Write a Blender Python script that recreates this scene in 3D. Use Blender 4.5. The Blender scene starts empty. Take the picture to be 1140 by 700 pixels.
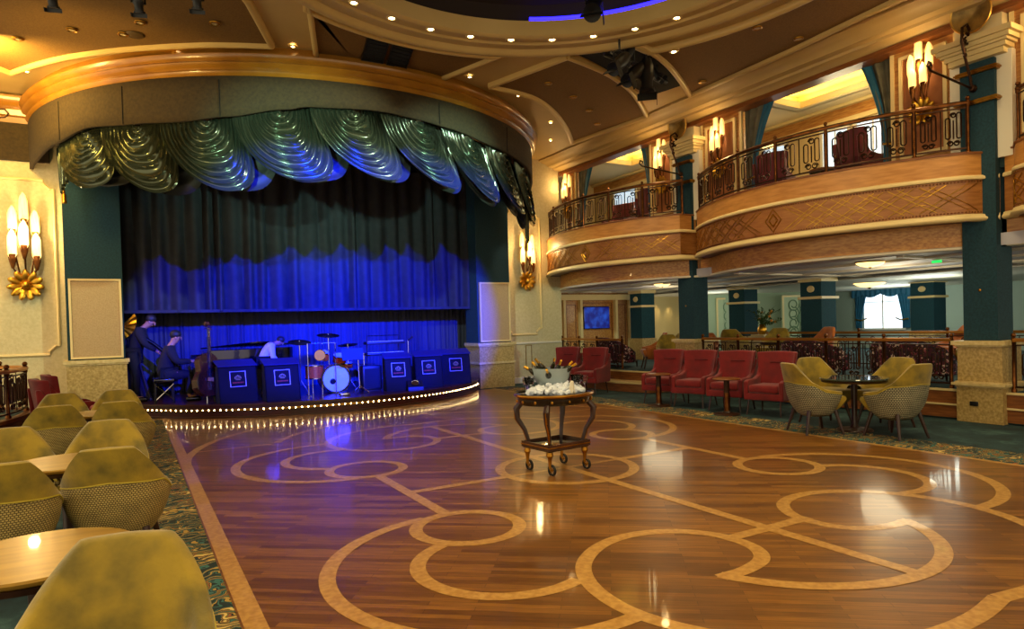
import bpy, bmesh, math, random
from mathutils import Vector, Matrix, noise
PI = math.pi
C = bpy.context.scene.collection
rnd = random.Random(7)

# ------------------------------------------------------------------ camera model
F_PX, CY, YAW, PITCH, ROLL = 735.0876, 374.633, .5239, -.0178, -.0283
EYE = 1.3
def ray(px, py):
    x, y = px - 570, py - CY
    c, s = math.cos(-ROLL), math.sin(-ROLL)
    x, y = c*x - s*y, s*x + c*y
    rt, u2 = x/F_PX, -y/F_PX
    fwd = math.cos(PITCH) - u2*math.sin(PITCH); up = math.sin(PITCH) + u2*math.cos(PITCH)
    return (rt*math.cos(YAW) + fwd*math.sin(YAW), fwd*math.cos(YAW) - rt*math.sin(YAW), up)
def atz(px, py, z):
    d = ray(px, py); t = (z - EYE)/d[2]
    return Vector((d[0]*t, d[1]*t, z))

# ------------------------------------------------------------------ materials
MATS = {}
def _nodes(name):
    m = bpy.data.materials.new(name); m.use_nodes = True
    nt = m.node_tree; b = nt.nodes['Principled BSDF']
    return m, nt, b
def srgb(h):
    h = h.lstrip('#'); v = [int(h[i:i+2], 16)/255 for i in (0, 2, 4)]
    return tuple((c/12.92 if c <= .04045 else ((c+.055)/1.055)**2.4) for c in v) + (1,)
def col(c):
    return srgb(c) if isinstance(c, str) else tuple(c) + ((1,) if len(c) == 3 else ())
def mat(name, c, rough=.5, metal=0, c2=None, scale=8, bump=0, bscale=60, emit=None, estr=0, coat=0, trans=0, sheen=0, stretch=(1,1,1), alpha=1, ior=1.45, detail=4, lo=.35, hi=.65):
    if name in MATS: return MATS[name]
    m, nt, b = _nodes(name)
    b.inputs['Base Color'].default_value = col(c)
    b.inputs['Roughness'].default_value = rough
    b.inputs['Metallic'].default_value = metal
    b.inputs['IOR'].default_value = ior
    b.inputs['Coat Weight'].default_value = coat
    b.inputs['Transmission Weight'].default_value = trans
    b.inputs['Sheen Weight'].default_value = sheen
    if emit:
        b.inputs['Emission Color'].default_value = col(emit); b.inputs['Emission Strength'].default_value = estr
    tc = mp = None
    if c2 or bump:
        tc = nt.nodes.new('ShaderNodeTexCoord'); mp = nt.nodes.new('ShaderNodeMapping')
        nt.links.new(tc.outputs['Object'], mp.inputs[0]); mp.inputs['Scale'].default_value = stretch
    if c2:
        n = nt.nodes.new('ShaderNodeTexNoise'); n.inputs['Scale'].default_value = scale; n.inputs['Detail'].default_value = detail
        r = nt.nodes.new('ShaderNodeValToRGB')
        r.color_ramp.elements[0].position = lo; r.color_ramp.elements[1].position = hi
        r.color_ramp.elements[0].color = col(c); r.color_ramp.elements[1].color = col(c2)
        nt.links.new(mp.outputs[0], n.inputs['Vector']); nt.links.new(n.outputs['Fac'], r.inputs[0])
        nt.links.new(r.outputs[0], b.inputs['Base Color'])
    if bump:
        n2 = nt.nodes.new('ShaderNodeTexNoise'); n2.inputs['Scale'].default_value = bscale; n2.inputs['Detail'].default_value = 3
        bp = nt.nodes.new('ShaderNodeBump'); bp.inputs['Strength'].default_value = bump; bp.inputs['Distance'].default_value = .01
        nt.links.new(mp.outputs[0], n2.inputs['Vector']); nt.links.new(n2.outputs['Fac'], bp.inputs['Height'])
        nt.links.new(bp.outputs[0], b.inputs['Normal'])
    MATS[name] = m
    return m

def parquet():
    m, nt, b = _nodes('parquet')
    N, L = nt.nodes.new, nt.links.new
    tc = N('ShaderNodeTexCoord'); mp = N('ShaderNodeMapping'); mp.inputs['Rotation'].default_value = (0, 0, math.radians(38))
    L(tc.outputs['Object'], mp.inputs[0])
    br = N('ShaderNodeTexBrick'); L(mp.outputs[0], br.inputs['Vector'])
    br.inputs['Scale'].default_value = 1.0; br.inputs['Brick Width'].default_value = .62; br.inputs['Row Height'].default_value = .045
    br.inputs['Mortar Size'].default_value = .0012; br.inputs['Bias'].default_value = 0; br.offset = .37
    br.inputs['Color1'].default_value = srgb('#94682c'); br.inputs['Color2'].default_value = srgb('#664218'); br.inputs['Mortar'].default_value = srgb('#3a200d')
    mp2 = N('ShaderNodeMapping'); mp2.inputs['Scale'].default_value = (1.5, 30, 1); L(mp.outputs[0], mp2.inputs[0])
    n = N('ShaderNodeTexNoise'); n.inputs['Scale'].default_value = 3; n.inputs['Detail'].default_value = 5; L(mp2.outputs[0], n.inputs['Vector'])
    n3 = N('ShaderNodeTexNoise'); n3.inputs['Scale'].default_value = .55; n3.inputs['Detail'].default_value = 2; L(tc.outputs['Object'], n3.inputs['Vector'])
    r = N('ShaderNodeValToRGB'); r.color_ramp.elements[0].position = .3; r.color_ramp.elements[1].position = .7
    r.color_ramp.elements[0].color = (.62, .55, .5, 1); r.color_ramp.elements[1].color = (1.25, 1.2, 1.1, 1)
    L(n.outputs['Fac'], r.inputs[0])
    mx = N('ShaderNodeMix'); mx.data_type = 'RGBA'; mx.blend_type = 'MULTIPLY'; mx.inputs['Factor'].default_value = 1
    L(br.outputs['Color'], mx.inputs['A']); L(r.outputs[0], mx.inputs['B'])
    r2 = N('ShaderNodeValToRGB'); r2.color_ramp.elements[0].position = .35; r2.color_ramp.elements[1].position = .65
    r2.color_ramp.elements[0].color = (.8, .72, .68, 1); r2.color_ramp.elements[1].color = (1.15, 1.1, 1.0, 1)
    L(n3.outputs['Fac'], r2.inputs[0])
    mx2 = N('ShaderNodeMix'); mx2.data_type = 'RGBA'; mx2.blend_type = 'MULTIPLY'; mx2.inputs['Factor'].default_value = 1
    L(mx.outputs['Result'], mx2.inputs['A']); L(r2.outputs[0], mx2.inputs['B'])
    L(mx2.outputs['Result'], b.inputs['Base Color'])
    b.inputs['Roughness'].default_value = .3; b.inputs['Coat Weight'].default_value = .32; b.inputs['Coat Roughness'].default_value = .025
    nb = N('ShaderNodeTexNoise'); nb.inputs['Scale'].default_value = 5; nb.inputs['Detail'].default_value = 2; L(mp2.outputs[0], nb.inputs['Vector'])
    bp = N('ShaderNodeBump'); bp.inputs['Strength'].default_value = .035; bp.inputs['Distance'].default_value = .004
    L(nb.outputs['Fac'], bp.inputs['Height']); L(bp.outputs[0], b.inputs['Normal']); L(bp.outputs[0], b.inputs['Coat Normal'])
    MATS['parquet'] = m; return m

def carpet(name, border):
    m, nt, b = _nodes(name)
    N, L = nt.nodes.new, nt.links.new
    tc = N('ShaderNodeTexCoord'); b.inputs['Roughness'].default_value = .95
    wn = N('ShaderNodeTexNoise'); wn.inputs['Scale'].default_value = 5; wn.inputs['Detail'].default_value = 2
    L(tc.outputs['Object'], wn.inputs['Vector'])
    ad = N('ShaderNodeMix'); ad.data_type = 'RGBA'; ad.blend_type = 'LINEAR_LIGHT'; ad.inputs['Factor'].default_value = .22
    L(tc.outputs['Object'], ad.inputs['A']); L(wn.outputs['Color'], ad.inputs['B'])
    if border:
        v = N('ShaderNodeTexVoronoi'); v.inputs['Scale'].default_value = 5; L(ad.outputs['Result'], v.inputs['Vector'])
        w = N('ShaderNodeTexWave'); w.wave_type = 'RINGS'; w.inputs['Scale'].default_value = 4; w.inputs['Distortion'].default_value = 9; w.inputs['Detail'].default_value = 2
        L(ad.outputs['Result'], w.inputs['Vector'])
        r = N('ShaderNodeValToRGB'); r.color_ramp.interpolation = 'CONSTANT'
        e = r.color_ramp.elements
        e[0].position = 0; e[0].color = srgb('#10201f'); e[1].position = .32; e[1].color = srgb('#2f5f5a')
        for p, c in ((.45, '#0c1718'), (.55, '#a5843a'), (.66, '#14201c'), (.74, '#8d4a1e'), (.82, '#5c5a2a'), (.92, '#c9ab62')):
            x = e.new(p); x.color = srgb(c)
        sep = N('ShaderNodeSeparateColor'); L(v.outputs['Color'], sep.inputs[0])
        mm = N('ShaderNodeMath'); mm.operation = 'MULTIPLY_ADD'; mm.inputs[1].default_value = .55
        L(w.outputs['Fac'], mm.inputs[0])
        m3 = N('ShaderNodeMath'); m3.operation = 'MULTIPLY'; m3.inputs[1].default_value = .5; L(sep.outputs[0], m3.inputs[0]); L(m3.outputs[0], mm.inputs[2])
        L(mm.outputs[0], r.inputs[0]); L(r.outputs[0], b.inputs['Base Color'])
    else:
        n = N('ShaderNodeTexNoise'); n.inputs['Scale'].default_value = 2.2; n.inputs['Detail'].default_value = 6; n.inputs['Roughness'].default_value = .7
        L(ad.outputs['Result'], n.inputs['Vector'])
        r = N('ShaderNodeValToRGB'); e = r.color_ramp.elements
        e[0].position = .36; e[0].color = srgb('#0f2528'); e[1].position = .7; e[1].color = srgb('#3f5f5c')
        x = e.new(.52); x.color = srgb('#1d3a3e')
        L(n.outputs['Fac'], r.inputs[0]); L(r.outputs[0], b.inputs['Base Color'])
    MATS[name] = m; return m

def floral(name):
    m, nt, b = _nodes(name); N, L = nt.nodes.new, nt.links.new
    tc = N('ShaderNodeTexCoord'); v = N('ShaderNodeTexVoronoi'); v.inputs['Scale'].default_value = 22
    n = N('ShaderNodeTexNoise'); n.inputs['Scale'].default_value = 14
    L(tc.outputs['Object'], n.inputs['Vector'])
    ad = N('ShaderNodeMix'); ad.data_type = 'RGBA'; ad.blend_type = 'LINEAR_LIGHT'; ad.inputs['Factor'].default_value = .12
    L(tc.outputs['Object'], ad.inputs['A']); L(n.outputs['Color'], ad.inputs['B']); L(ad.outputs['Result'], v.inputs['Vector'])
    sep = N('ShaderNodeSeparateColor'); L(v.outputs['Color'], sep.inputs[0])
    r = N('ShaderNodeValToRGB'); r.color_ramp.interpolation = 'CONSTANT'; e = r.color_ramp.elements
    e[0].position = 0; e[0].color = srgb('#1d0b16'); e[1].position = .3; e[1].color = srgb('#4a1526')
    for p, c in ((.5, '#2a1024'), (.65, '#7a2a3a'), (.78, '#e0c4b8'), (.88, '#3a2136'), (.95, '#a05a62')):
        x = e.new(p); x.color = srgb(c)
    L(sep.outputs[0], r.inputs[0]); L(r.outputs[0], b.inputs['Base Color']); b.inputs['Roughness'].default_value = .8
    MATS[name] = m; return m

def weave(name, c1, c2, scale=55):
    m, nt, b = _nodes(name); N, L = nt.nodes.new, nt.links.new
    tc = N('ShaderNodeTexCoord'); ck = N('ShaderNodeTexBrick'); L(tc.outputs['UV'], ck.inputs['Vector'])
    ck.inputs['Scale'].default_value = scale; ck.inputs['Brick Width'].default_value = .55; ck.inputs['Row Height'].default_value = .4
    ck.inputs['Mortar Size'].default_value = .1; ck.inputs['Mortar Smooth'].default_value = .5
    ck.inputs['Color1'].default_value = col(c1); ck.inputs['Color2'].default_value = col(c1); ck.inputs['Mortar'].default_value = col(c2)
    n = N('ShaderNodeTexNoise'); n.inputs['Scale'].default_value = 9; n.inputs['Detail'].default_value = 3; L(tc.outputs['Object'], n.inputs['Vector'])
    r = N('ShaderNodeValToRGB'); r.color_ramp.elements[0].position = .35; r.color_ramp.elements[1].position = .6
    r.color_ramp.elements[0].color = (.75, .75, .75, 1); r.color_ramp.elements[1].color = (1, 1, 1, 1); L(n.outputs['Fac'], r.inputs[0])
    mx = N('ShaderNodeMix'); mx.data_type = 'RGBA'; mx.blend_type = 'MULTIPLY'; mx.inputs['Factor'].default_value = 1
    L(ck.outputs['Color'], mx.inputs['A']); L(r.outputs[0], mx.inputs['B']); L(mx.outputs['Result'], b.inputs['Base Color'])
    bp = N('ShaderNodeBump'); bp.inputs['Strength'].default_value = .5; bp.inputs['Distance'].default_value = .004; bp.invert = True
    L(ck.outputs['Fac'], bp.inputs['Height']); L(bp.outputs[0], b.inputs['Normal'])
    b.inputs['Roughness'].default_value = .75
    MATS[name] = m; return m

M_PARQ = parquet()
M_INLAY = mat('maple inlay', '#c39550', .3, c2='#a87838', scale=30, coat=.3, stretch=(1,1,1))
M_CARP = carpet('teal mottled carpet', False)
M_CARPB = carpet('patterned carpet border', True)
M_FLORAL = floral('floral upholstery')
M_WEAVE = weave('woven basket fabric', '#cdb36a', '#5c4a1e', 34)
M_WEAVEG = weave('grey woven basket fabric', '#b5ae8c', '#3a3928', 24)
M_OLIVE = mat('olive velvet', '#a08414', .7, c2='#6a5a0e', scale=7, sheen=.35, bump=.15, bscale=90)
M_OLIVE_P = mat('olive piping', '#b09a28', .6)
M_RED = mat('red upholstery', '#84171a', .85, c2='#681216', scale=6, sheen=.2, bump=.1, bscale=200)
M_REDD = mat('dark red seam', '#5a1013', .8)
M_MAROON = mat('maroon velvet', '#6d1420', .7, c2='#4c0c16', scale=6, sheen=.3)
M_WALNUT = mat('walnut leg', '#3a2012', .35, c2='#2a150b', scale=12, stretch=(1,1,.15))
M_WOODLT = mat('honey wood', '#c08a44', .4, c2='#9b622b', scale=5, stretch=(8,1,8), detail=5, coat=.1)
M_WOODLZ = mat('honey veneer', '#c88d48', .42, c2='#b07636', scale=4, stretch=(1,1,7), detail=5)
M_WOODMD = mat('mid wood', '#8c5425', .38, c2='#6d3d19', scale=5, stretch=(1,1,8), detail=5)
M_WOODDK = mat('dark wood', '#4a2813', .35, c2='#331a0c', scale=6, stretch=(1,8,8))
M_CREAM = mat('cream paint', '#d9c799', .6, bump=.03, bscale=30)
M_CREAMW = mat('cream textured wallcovering', '#cdbd92', .7, c2='#c2b185', scale=22, bump=.5, bscale=55)
M_WHITE = mat('white paint', '#d8d0bd', .6)
M_IVORY = mat('ivory moulding', '#dcc48a', .45)
M_TEAL = mat('teal fabric panel', '#173c49', .85, c2='#11313c', scale=40, bump=.25, bscale=220)
M_TEALD = mat('dark teal fabric panel', '#0f3e48', .85, c2='#0c343e', scale=40, bump=.25, bscale=220)
M_STONE = mat('speckled travertine', '#c3a568', .45, c2='#9c7f45', scale=34, detail=8, bump=.08, bscale=60)
M_STONET = mat('pale stone moulding', '#d6bf88', .45, c2='#c4a96c', scale=20)
M_GOLDW = mat('polished golden cornice wood', '#9a671b', .3, c2='#855513', scale=3, stretch=(1,1,1), coat=.25)
M_OLFAB = mat('olive brown valance fabric', '#3b2d14', .9, c2='#2e220f', scale=26, bump=.3, bscale=120)
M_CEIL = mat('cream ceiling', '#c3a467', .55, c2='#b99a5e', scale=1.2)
M_CPAN = mat('brown ceiling fabric', '#7d5a26', .85, c2='#6c4c1d', scale=60, bump=.2, bscale=200)
M_CTRIM = mat('gilt ceiling trim', '#cfae6b', .4)
M_BLACK = mat('black metal', '#0b0b0d', .45)
M_BLACKS = mat('satin black lacquer', '#050507', .15, coat=.5)
M_VOID = mat('black void lining', '#050403', .95)
M_BRASS = mat('brass', '#b9852f', .28, 1, c2='#93621d', scale=10)
M_GOLD = mat('gold leaf', '#d8a63c', .33, 1, c2='#a77721', scale=12)
M_BRONZE = mat('bronze', '#7a4a24', .35, 1, c2='#4c2a14', scale=10)
M_IRON = mat('wrought iron', '#3a2416', .4, .8)
M_CHROME = mat('chrome', '#c9c9cc', .15, 1)
M_CURT = mat('dark pleated velour', '#232327', .8, c2='#1b1b1f', scale=8)
M_BACKD = mat('backdrop pleated cloth', '#343442', .85)
M_SWAG = mat('grey green satin', '#4a503f', .2, .72)
M_SWAGD = mat('dark shade swag layer', '#15140e', .6)  # near-black colour makes the under-layer read as shade inside the swags
M_STAGEF = mat('stage boards', '#4a2214', .3, c2='#35160c', scale=4, stretch=(1,9,1), coat=.2)
M_STAGER = mat('oxblood stage riser', '#4a120c', .4, c2='#320b08', scale=6)
M_GLASS = mat('clear glass', '#ffffff', .02, trans=1, ior=1.18)
M_ICE = mat('crushed ice', '#e6ecf6', .25, bump=.5, bscale=60)
M_BOTTLE = mat('dark bottle glass', '#1b1a08', .12, coat=.5)
M_FOIL = mat('gold foil', '#d69f2e', .3, 1)
M_WARM = mat('lit bulb', '#ffd890', emit='#ffc873', estr=14)
M_DOWN = mat('lit downlight lens', '#fff0c8', emit='#ffe2a0', estr=22)
M_DOWND = mat('unlit lamp lens', '#b8a070', .3)
M_EDGE = mat('stage edge bulb', '#ffe0b0', emit='#ffd890', estr=32)
def lit_glass():
    m, nt, b = _nodes('lit frosted glass')
    N, L = nt.nodes.new, nt.links.new
    b.inputs['Base Color'].default_value = srgb('#f6d890'); b.inputs['Roughness'].default_value = .4
    tc = N('ShaderNodeTexCoord'); mp = N('ShaderNodeMapping'); mp.inputs['Scale'].default_value = (1, 1, .12)
    n = N('ShaderNodeTexNoise'); n.inputs['Scale'].default_value = 55; r = N('ShaderNodeMapRange')
    r.inputs[1].default_value = .35; r.inputs[2].default_value = .7; r.inputs[3].default_value = .3; r.inputs[4].default_value = 1.5
    L(tc.outputs['Object'], mp.inputs[0]); L(mp.outputs[0], n.inputs['Vector']); L(n.outputs['Fac'], r.inputs[0])
    L(r.outputs[0], b.inputs['Emission Strength']); b.inputs['Emission Color'].default_value = srgb('#ffce74')
    MATS['lit frosted glass'] = m; return m
M_LITG = lit_glass()
M_BOWL = mat('lit alabaster bowl', '#ffe6a8', .4, emit='#ffd27a', estr=2.2)
M_UPL = mat('gilded uplight dish', '#c79a45', .35, .7)
M_WIN = mat('bright window sheer', '#e8f4ff', .5, emit='#dcefff', estr=1.4)
M_WINB = mat('bright balcony window', '#dfefff', .5, emit='#bcd6ea', estr=.8)
M_BLUE_E = mat('blue cove light', '#2a2aff', emit='#2018ff', estr=5)
M_DRAPE = mat('teal drape', '#155a78', .7, c2='#0f4a66', scale=5)
M_DRAPEG = mat('grey green drape', '#6b6650', .8, c2='#555140', scale=5)
M_SKIN = mat('skin', '#9a6a50', .5)
M_HAIR = mat('dark hair', '#0d0a09', .6)
M_SUIT = mat('dark suit cloth', '#0a0a10', .9)
M_SHIRT = mat('pale shirt cloth', '#b9b4c4', .7)
M_TROUS = mat('dark trouser cloth', '#08080c', .9)
M_STAND = mat('shaded navy stand front', '#020307', .95)  # near-black: the unlit look of the fronts is put into the colour
M_DRUM = mat('orange sparkle drum shell', '#e05a1c', .25, c2='#c9430f', scale=60, coat=.6)
M_DHEAD = mat('white drum head', '#c9d4e6', .4)
M_CYMB = mat('cymbal bronze', '#b08a40', .25, 1)
M_BASSW = mat('varnished bass wood', '#4a2210', .2, c2='#2e1308', scale=5, coat=.5)
M_PAPER = mat('white frame', '#d9dbe6', .5)
M_EMBL = mat('red print', '#c23a1e', .5)
M_EMBG = mat('gold print', '#b39a60', .5)
M_LAV = mat('lavender grey ceiling', '#b4b2bd', .6, c2='#9b959b', scale=1.5)
M_GREENW = mat('pale green panel', '#a9b795', .7)
M_GREENO = mat('green scroll ornament', '#5f7a5c', .6)
M_LEAF = mat('leaf green', '#3f5a22', .6, c2='#2c4417', scale=20)
M_FLOWER = mat('orange blossom', '#d98a2a', .6)
M_YELT = mat('yellow cushion', '#d9b01a', .7)

# ------------------------------------------------------------------ mesh builder
class MB:
    def __init__(s): s.v = []; s.f = []; s.uv = None
    def add(s, verts, faces):
        n = len(s.v); s.v += [tuple(p) for p in verts]; s.f += [tuple(i + n for i in f) for f in faces]; return s
    def box(s, c, d, rz=0, rot=None):
        x, y, z = d[0]/2, d[1]/2, d[2]/2
        R = rot if rot is not None else Matrix.Rotation(rz, 3, 'Z')
        P = [Vector(c) + R @ Vector(p) for p in ((-x,-y,-z),(x,-y,-z),(x,y,-z),(-x,y,-z),(-x,-y,z),(x,-y,z),(x,y,z),(-x,y,z))]
        return s.add(P, [(3,2,1,0),(4,5,6,7),(0,1,5,4),(1,2,6,5),(2,3,7,6),(3,0,4,7)])
    def bb(s, x0, x1, y0, y1, z0, z1):
        return s.box(((x0+x1)/2, (y0+y1)/2, (z0+z1)/2), (abs(x1-x0), abs(y1-y0), abs(z1-z0)))
    def rbox(s, c, d, r=.02, rz=0, seg=3, rot=None):
        "rounded box"
        bm = bmesh.new(); bmesh.ops.create_cube(bm, size=1)
        for v in bm.verts: v.co = Vector((v.co.x*d[0], v.co.y*d[1], v.co.z*d[2]))
        bmesh.ops.bevel(bm, geom=list(bm.edges), offset=min(r, .49*min(d)), segments=seg, affect='EDGES', profile=.5)
        R = rot if rot is not None else Matrix.Rotation(rz, 3, 'Z')
        bm.verts.ensure_lookup_table()
        s.add([Vector(c) + R @ v.co for v in bm.verts], [[v.index for v in f.verts] for f in bm.faces]); bm.free(); return s
    def cyl(s, a, b, r0, r1=None, n=12, caps=True):
        a, b = Vector(a), Vector(b); r1 = r0 if r1 is None else r1
        d = (b - a).normalized(); u = d.orthogonal().normalized(); w = d.cross(u)
        P = []
        for q, r in ((a, r0), (b, r1)):
            for i in range(n):
                t = 2*PI*i/n; P.append(q + (u*math.cos(t) + w*math.sin(t))*r)
        Fc = [(i, (i+1) % n, n+(i+1) % n, n+i) for i in range(n)]
        if caps: Fc += [tuple(range(n-1, -1, -1)), tuple(range(n, 2*n))]
        return s.add(P, Fc)
    def lathe(s, prof, c=(0,0,0), n=24, a0=0, a1=2*PI, sx=1, sy=1, rot=None, closed=False):
        full = abs(a1 - a0 - 2*PI) < 1e-6; m = n if full else n + 1
        P = []
        for i in range(m):
            t = a0 + (a1 - a0)*i/n
            for r, z in prof:
                p = Vector((r*math.cos(t)*sx, r*math.sin(t)*sy, z))
                if rot is not None: p = rot @ p
                P.append(Vector(c) + p)
        k = len(prof); Fc = []
        kk = k if closed else k - 1
        for i in range(n):
            j = (i + 1) % m
            for q in range(kk):
                q2 = (q+1) % k
                Fc.append((i*k+q, j*k+q, j*k+q2, i*k+q2))
        return s.add(P, Fc)
    def sph(s, c, r, n=12, m=8, sc=(1,1,1), rot=None):
        P = []; R = rot if rot is not None else Matrix.Identity(3)
        for j in range(1, m):
            ph = PI*j/m
            for i in range(n):
                t = 2*PI*i/n
                P.append(Vector(c) + R @ Vector((r*sc[0]*math.sin(ph)*math.cos(t), r*sc[1]*math.sin(ph)*math.sin(t), r*sc[2]*math.cos(ph))))
        P.append(Vector(c) + R @ Vector((0,0,r*sc[2]))); P.append(Vector(c) + R @ Vector((0,0,-r*sc[2])))
        Fc = []
        for j in range(m-2):
            for i in range(n): Fc.append((j*n+i, (j+1)*n+i, (j+1)*n+(i+1) % n, j*n+(i+1) % n))
        T = (m-1)*n
        for i in range(n):
            Fc.append((T, i, (i+1) % n)); Fc.append((T+1, (m-2)*n+(i+1) % n, (m-2)*n+i))
        return s.add(P, Fc)
    def tube(s, pts, r, n=6, closed=False, radii=None):
        pts = [Vector(p) for p in pts]; k = len(pts)
        if k < 2: return s
        P = []; u = None
        for i, p in enumerate(pts):
            if closed: d = pts[(i+1) % k] - pts[i-1]
            else: d = pts[min(i+1, k-1)] - pts[max(i-1, 0)]
            if d.length < 1e-9: d = Vector((0,0,1))
            d.normalize()
            if u is None: u = d.orthogonal().normalized()
            else:
                u = u - d*u.dot(d)
                u = u.normalized() if u.length > 1e-6 else d.orthogonal().normalized()
            w = d.cross(u); rr = radii[i] if radii else r
            for q in range(n):
                t = 2*PI*q/n; P.append(p + (u*math.cos(t) + w*math.sin(t))*rr)
        Fc = []
        for i in range(k if closed else k-1):
            j = (i+1) % k
            for q in range(n): Fc.append((i*n+q, i*n+(q+1) % n, j*n+(q+1) % n, j*n+q))
        if not closed: Fc += [tuple(range(n-1, -1, -1)), tuple(range((k-1)*n, k*n))]
        return s.add(P, Fc)
    def prism(s, poly, z0, z1):
        n = len(poly)
        P = [(x, y, z0) for x, y in poly] + [(x, y, z1) for x, y in poly]
        return s.add(P, [tuple(range(n-1, -1, -1)), tuple(range(n, 2*n))] + [(i, (i+1) % n, n+(i+1) % n, n+i) for i in range(n)])
    def sweep(s, path, prof, closed=False, pclosed=True):
        """path: list of (x,y); prof: (offset along left normal, z)"""
        k = len(path); P = []; m = len(prof)
        for i in range(k):
            if closed: a, b = path[i-1], path[(i+1) % k]
            else: a, b = path[max(i-1, 0)], path[min(i+1, k-1)]
            t = Vector((b[0]-a[0], b[1]-a[1], 0)).normalized(); nrm = Vector((-t.y, t.x, 0))
            if 0 < i < k-1 or closed:
                t1 = Vector((path[i][0]-path[i-1][0], path[i][1]-path[i-1][1], 0)).normalized()
                n1 = Vector((-t1.y, t1.x, 0)); q = max(.35, nrm.dot(n1)); nrm = nrm/q
            for o, z in prof: P.append((path[i][0]+nrm.x*o, path[i][1]+nrm.y*o, z))
        Fc = []; mm = m if pclosed else m-1
        for i in range(k if closed else k-1):
            j = (i+1) % k
            for q in range(mm):
                q2 = (q+1) % m; Fc.append((i*m+q, j*m+q, j*m+q2, i*m+q2))
        if not closed and pclosed: Fc += [tuple(range(m)), tuple(range((k-1)*m + m-1, (k-1)*m-1, -1))]
        return s.add(P, Fc)
    def grid(s, fn, nu, nv):
        P = [fn(i/nu, j/nv) for j in range(nv+1) for i in range(nu+1)]
        return s.add(P, [(j*(nu+1)+i, j*(nu+1)+i+1, (j+1)*(nu+1)+i+1, (j+1)*(nu+1)+i) for j in range(nv) for i in range(nu)])
    def xf(s, M):
        s.v = [tuple(M @ Vector(p)) for p in s.v]; return s
    def build(s, name, m, parent=None, smooth=35, thick=0, recalc=True):
        me = bpy.data.meshes.new(name); me.from_pydata(s.v, [], s.f)
        if recalc:
            bm = bmesh.new(); bm.from_mesh(me)
            bmesh.ops.remove_doubles(bm, verts=bm.verts, dist=1e-5)
            bmesh.ops.recalc_face_normals(bm, faces=bm.faces)
            bm.to_mesh(me); bm.free()
        me.update(); me.materials.append(m)
        if smooth:
            me.shade_smooth(); me.set_sharp_from_angle(angle=math.radians(smooth))
        o = bpy.data.objects.new(name, me); C.objects.link(o)
        if parent: o.parent = parent
        if thick:
            md = o.modifiers.new('thickness', 'SOLIDIFY'); md.thickness = thick; md.offset = 0
        return o

def thing(name, label, cat, loc=(0,0,0), rz=0, group=None, kind=None, sc=1):
    o = bpy.data.objects.new(name, None); C.objects.link(o)
    o.empty_display_size = .1; o.location = loc; o.rotation_euler = (0, 0, rz); o.scale = (sc, sc, sc)
    return tag(o, label, cat, group, kind)
def tag(o, label=None, cat=None, group=None, kind=None):
    if label: o['label'] = label
    if cat: o['category'] = cat
    if group: o['group'] = group
    if kind: o['kind'] = kind
    return o
def kids(o): return [c for c in ALLK.get(o.name, [])] if False else list(o.children)
def dup(o, loc=None, rz=None, label=None, group=None, sc=None, parent=None):
    c = o.copy(); C.objects.link(c); c.parent = parent
    if loc is not None: c.location = loc
    if rz is not None: c.rotation_euler = (0, 0, rz)
    if sc is not None: c.scale = (sc, sc, sc)
    if label: c['label'] = label
    if group: c['group'] = group
    for ch in list(o.children): dup(ch, parent=c)
    return c
def struct(o, label=None): 
    o['kind'] = 'structure'
    if label: o['label'] = label
    return o
def light(name, kind, loc, energy, color, target=None, size=.1, angle=60, blend=.5, sy=None):
    d = bpy.data.lights.new(name, kind); d.energy = energy; d.color = color
    if kind == 'AREA':
        d.size = size
        if sy: d.shape = 'RECTANGLE'; d.size_y = sy
    else: d.shadow_soft_size = size
    if kind == 'SPOT': d.spot_size = math.radians(angle); d.spot_blend = blend
    o = bpy.data.objects.new(name, d); C.objects.link(o); o.location = loc
    if target is not None:
        o.rotation_euler = (Vector(target) - Vector(loc)).to_track_quat('-Z', 'Y').to_euler()
    return o
WARM = (1, .68, .32); WARMW = (1, .80, .42)

def arc(c, r, a0, a1, n=32):
    return [(c[0]+r*math.cos(math.radians(a0+(a1-a0)*i/n)), c[1]+r*math.sin(math.radians(a0+(a1-a0)*i/n))) for i in range(n+1)]

def crom(pts, n=6):
    out = []
    for i in range(len(pts)-1):
        p0, p1, p2, p3 = pts[max(i-1, 0)], pts[i], pts[i+1], pts[min(i+2, len(pts)-1)]
        for k in range(n):
            t = k/n
            out.append(tuple(.5*((2*p1[j]) + (-p0[j]+p2[j])*t + (2*p0[j]-5*p1[j]+4*p2[j]-p3[j])*t*t + (-p0[j]+3*p1[j]-3*p2[j]+p3[j])*t**3) for j in (0, 1)))
    out.append(tuple(pts[-1][:2])); return out
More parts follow.
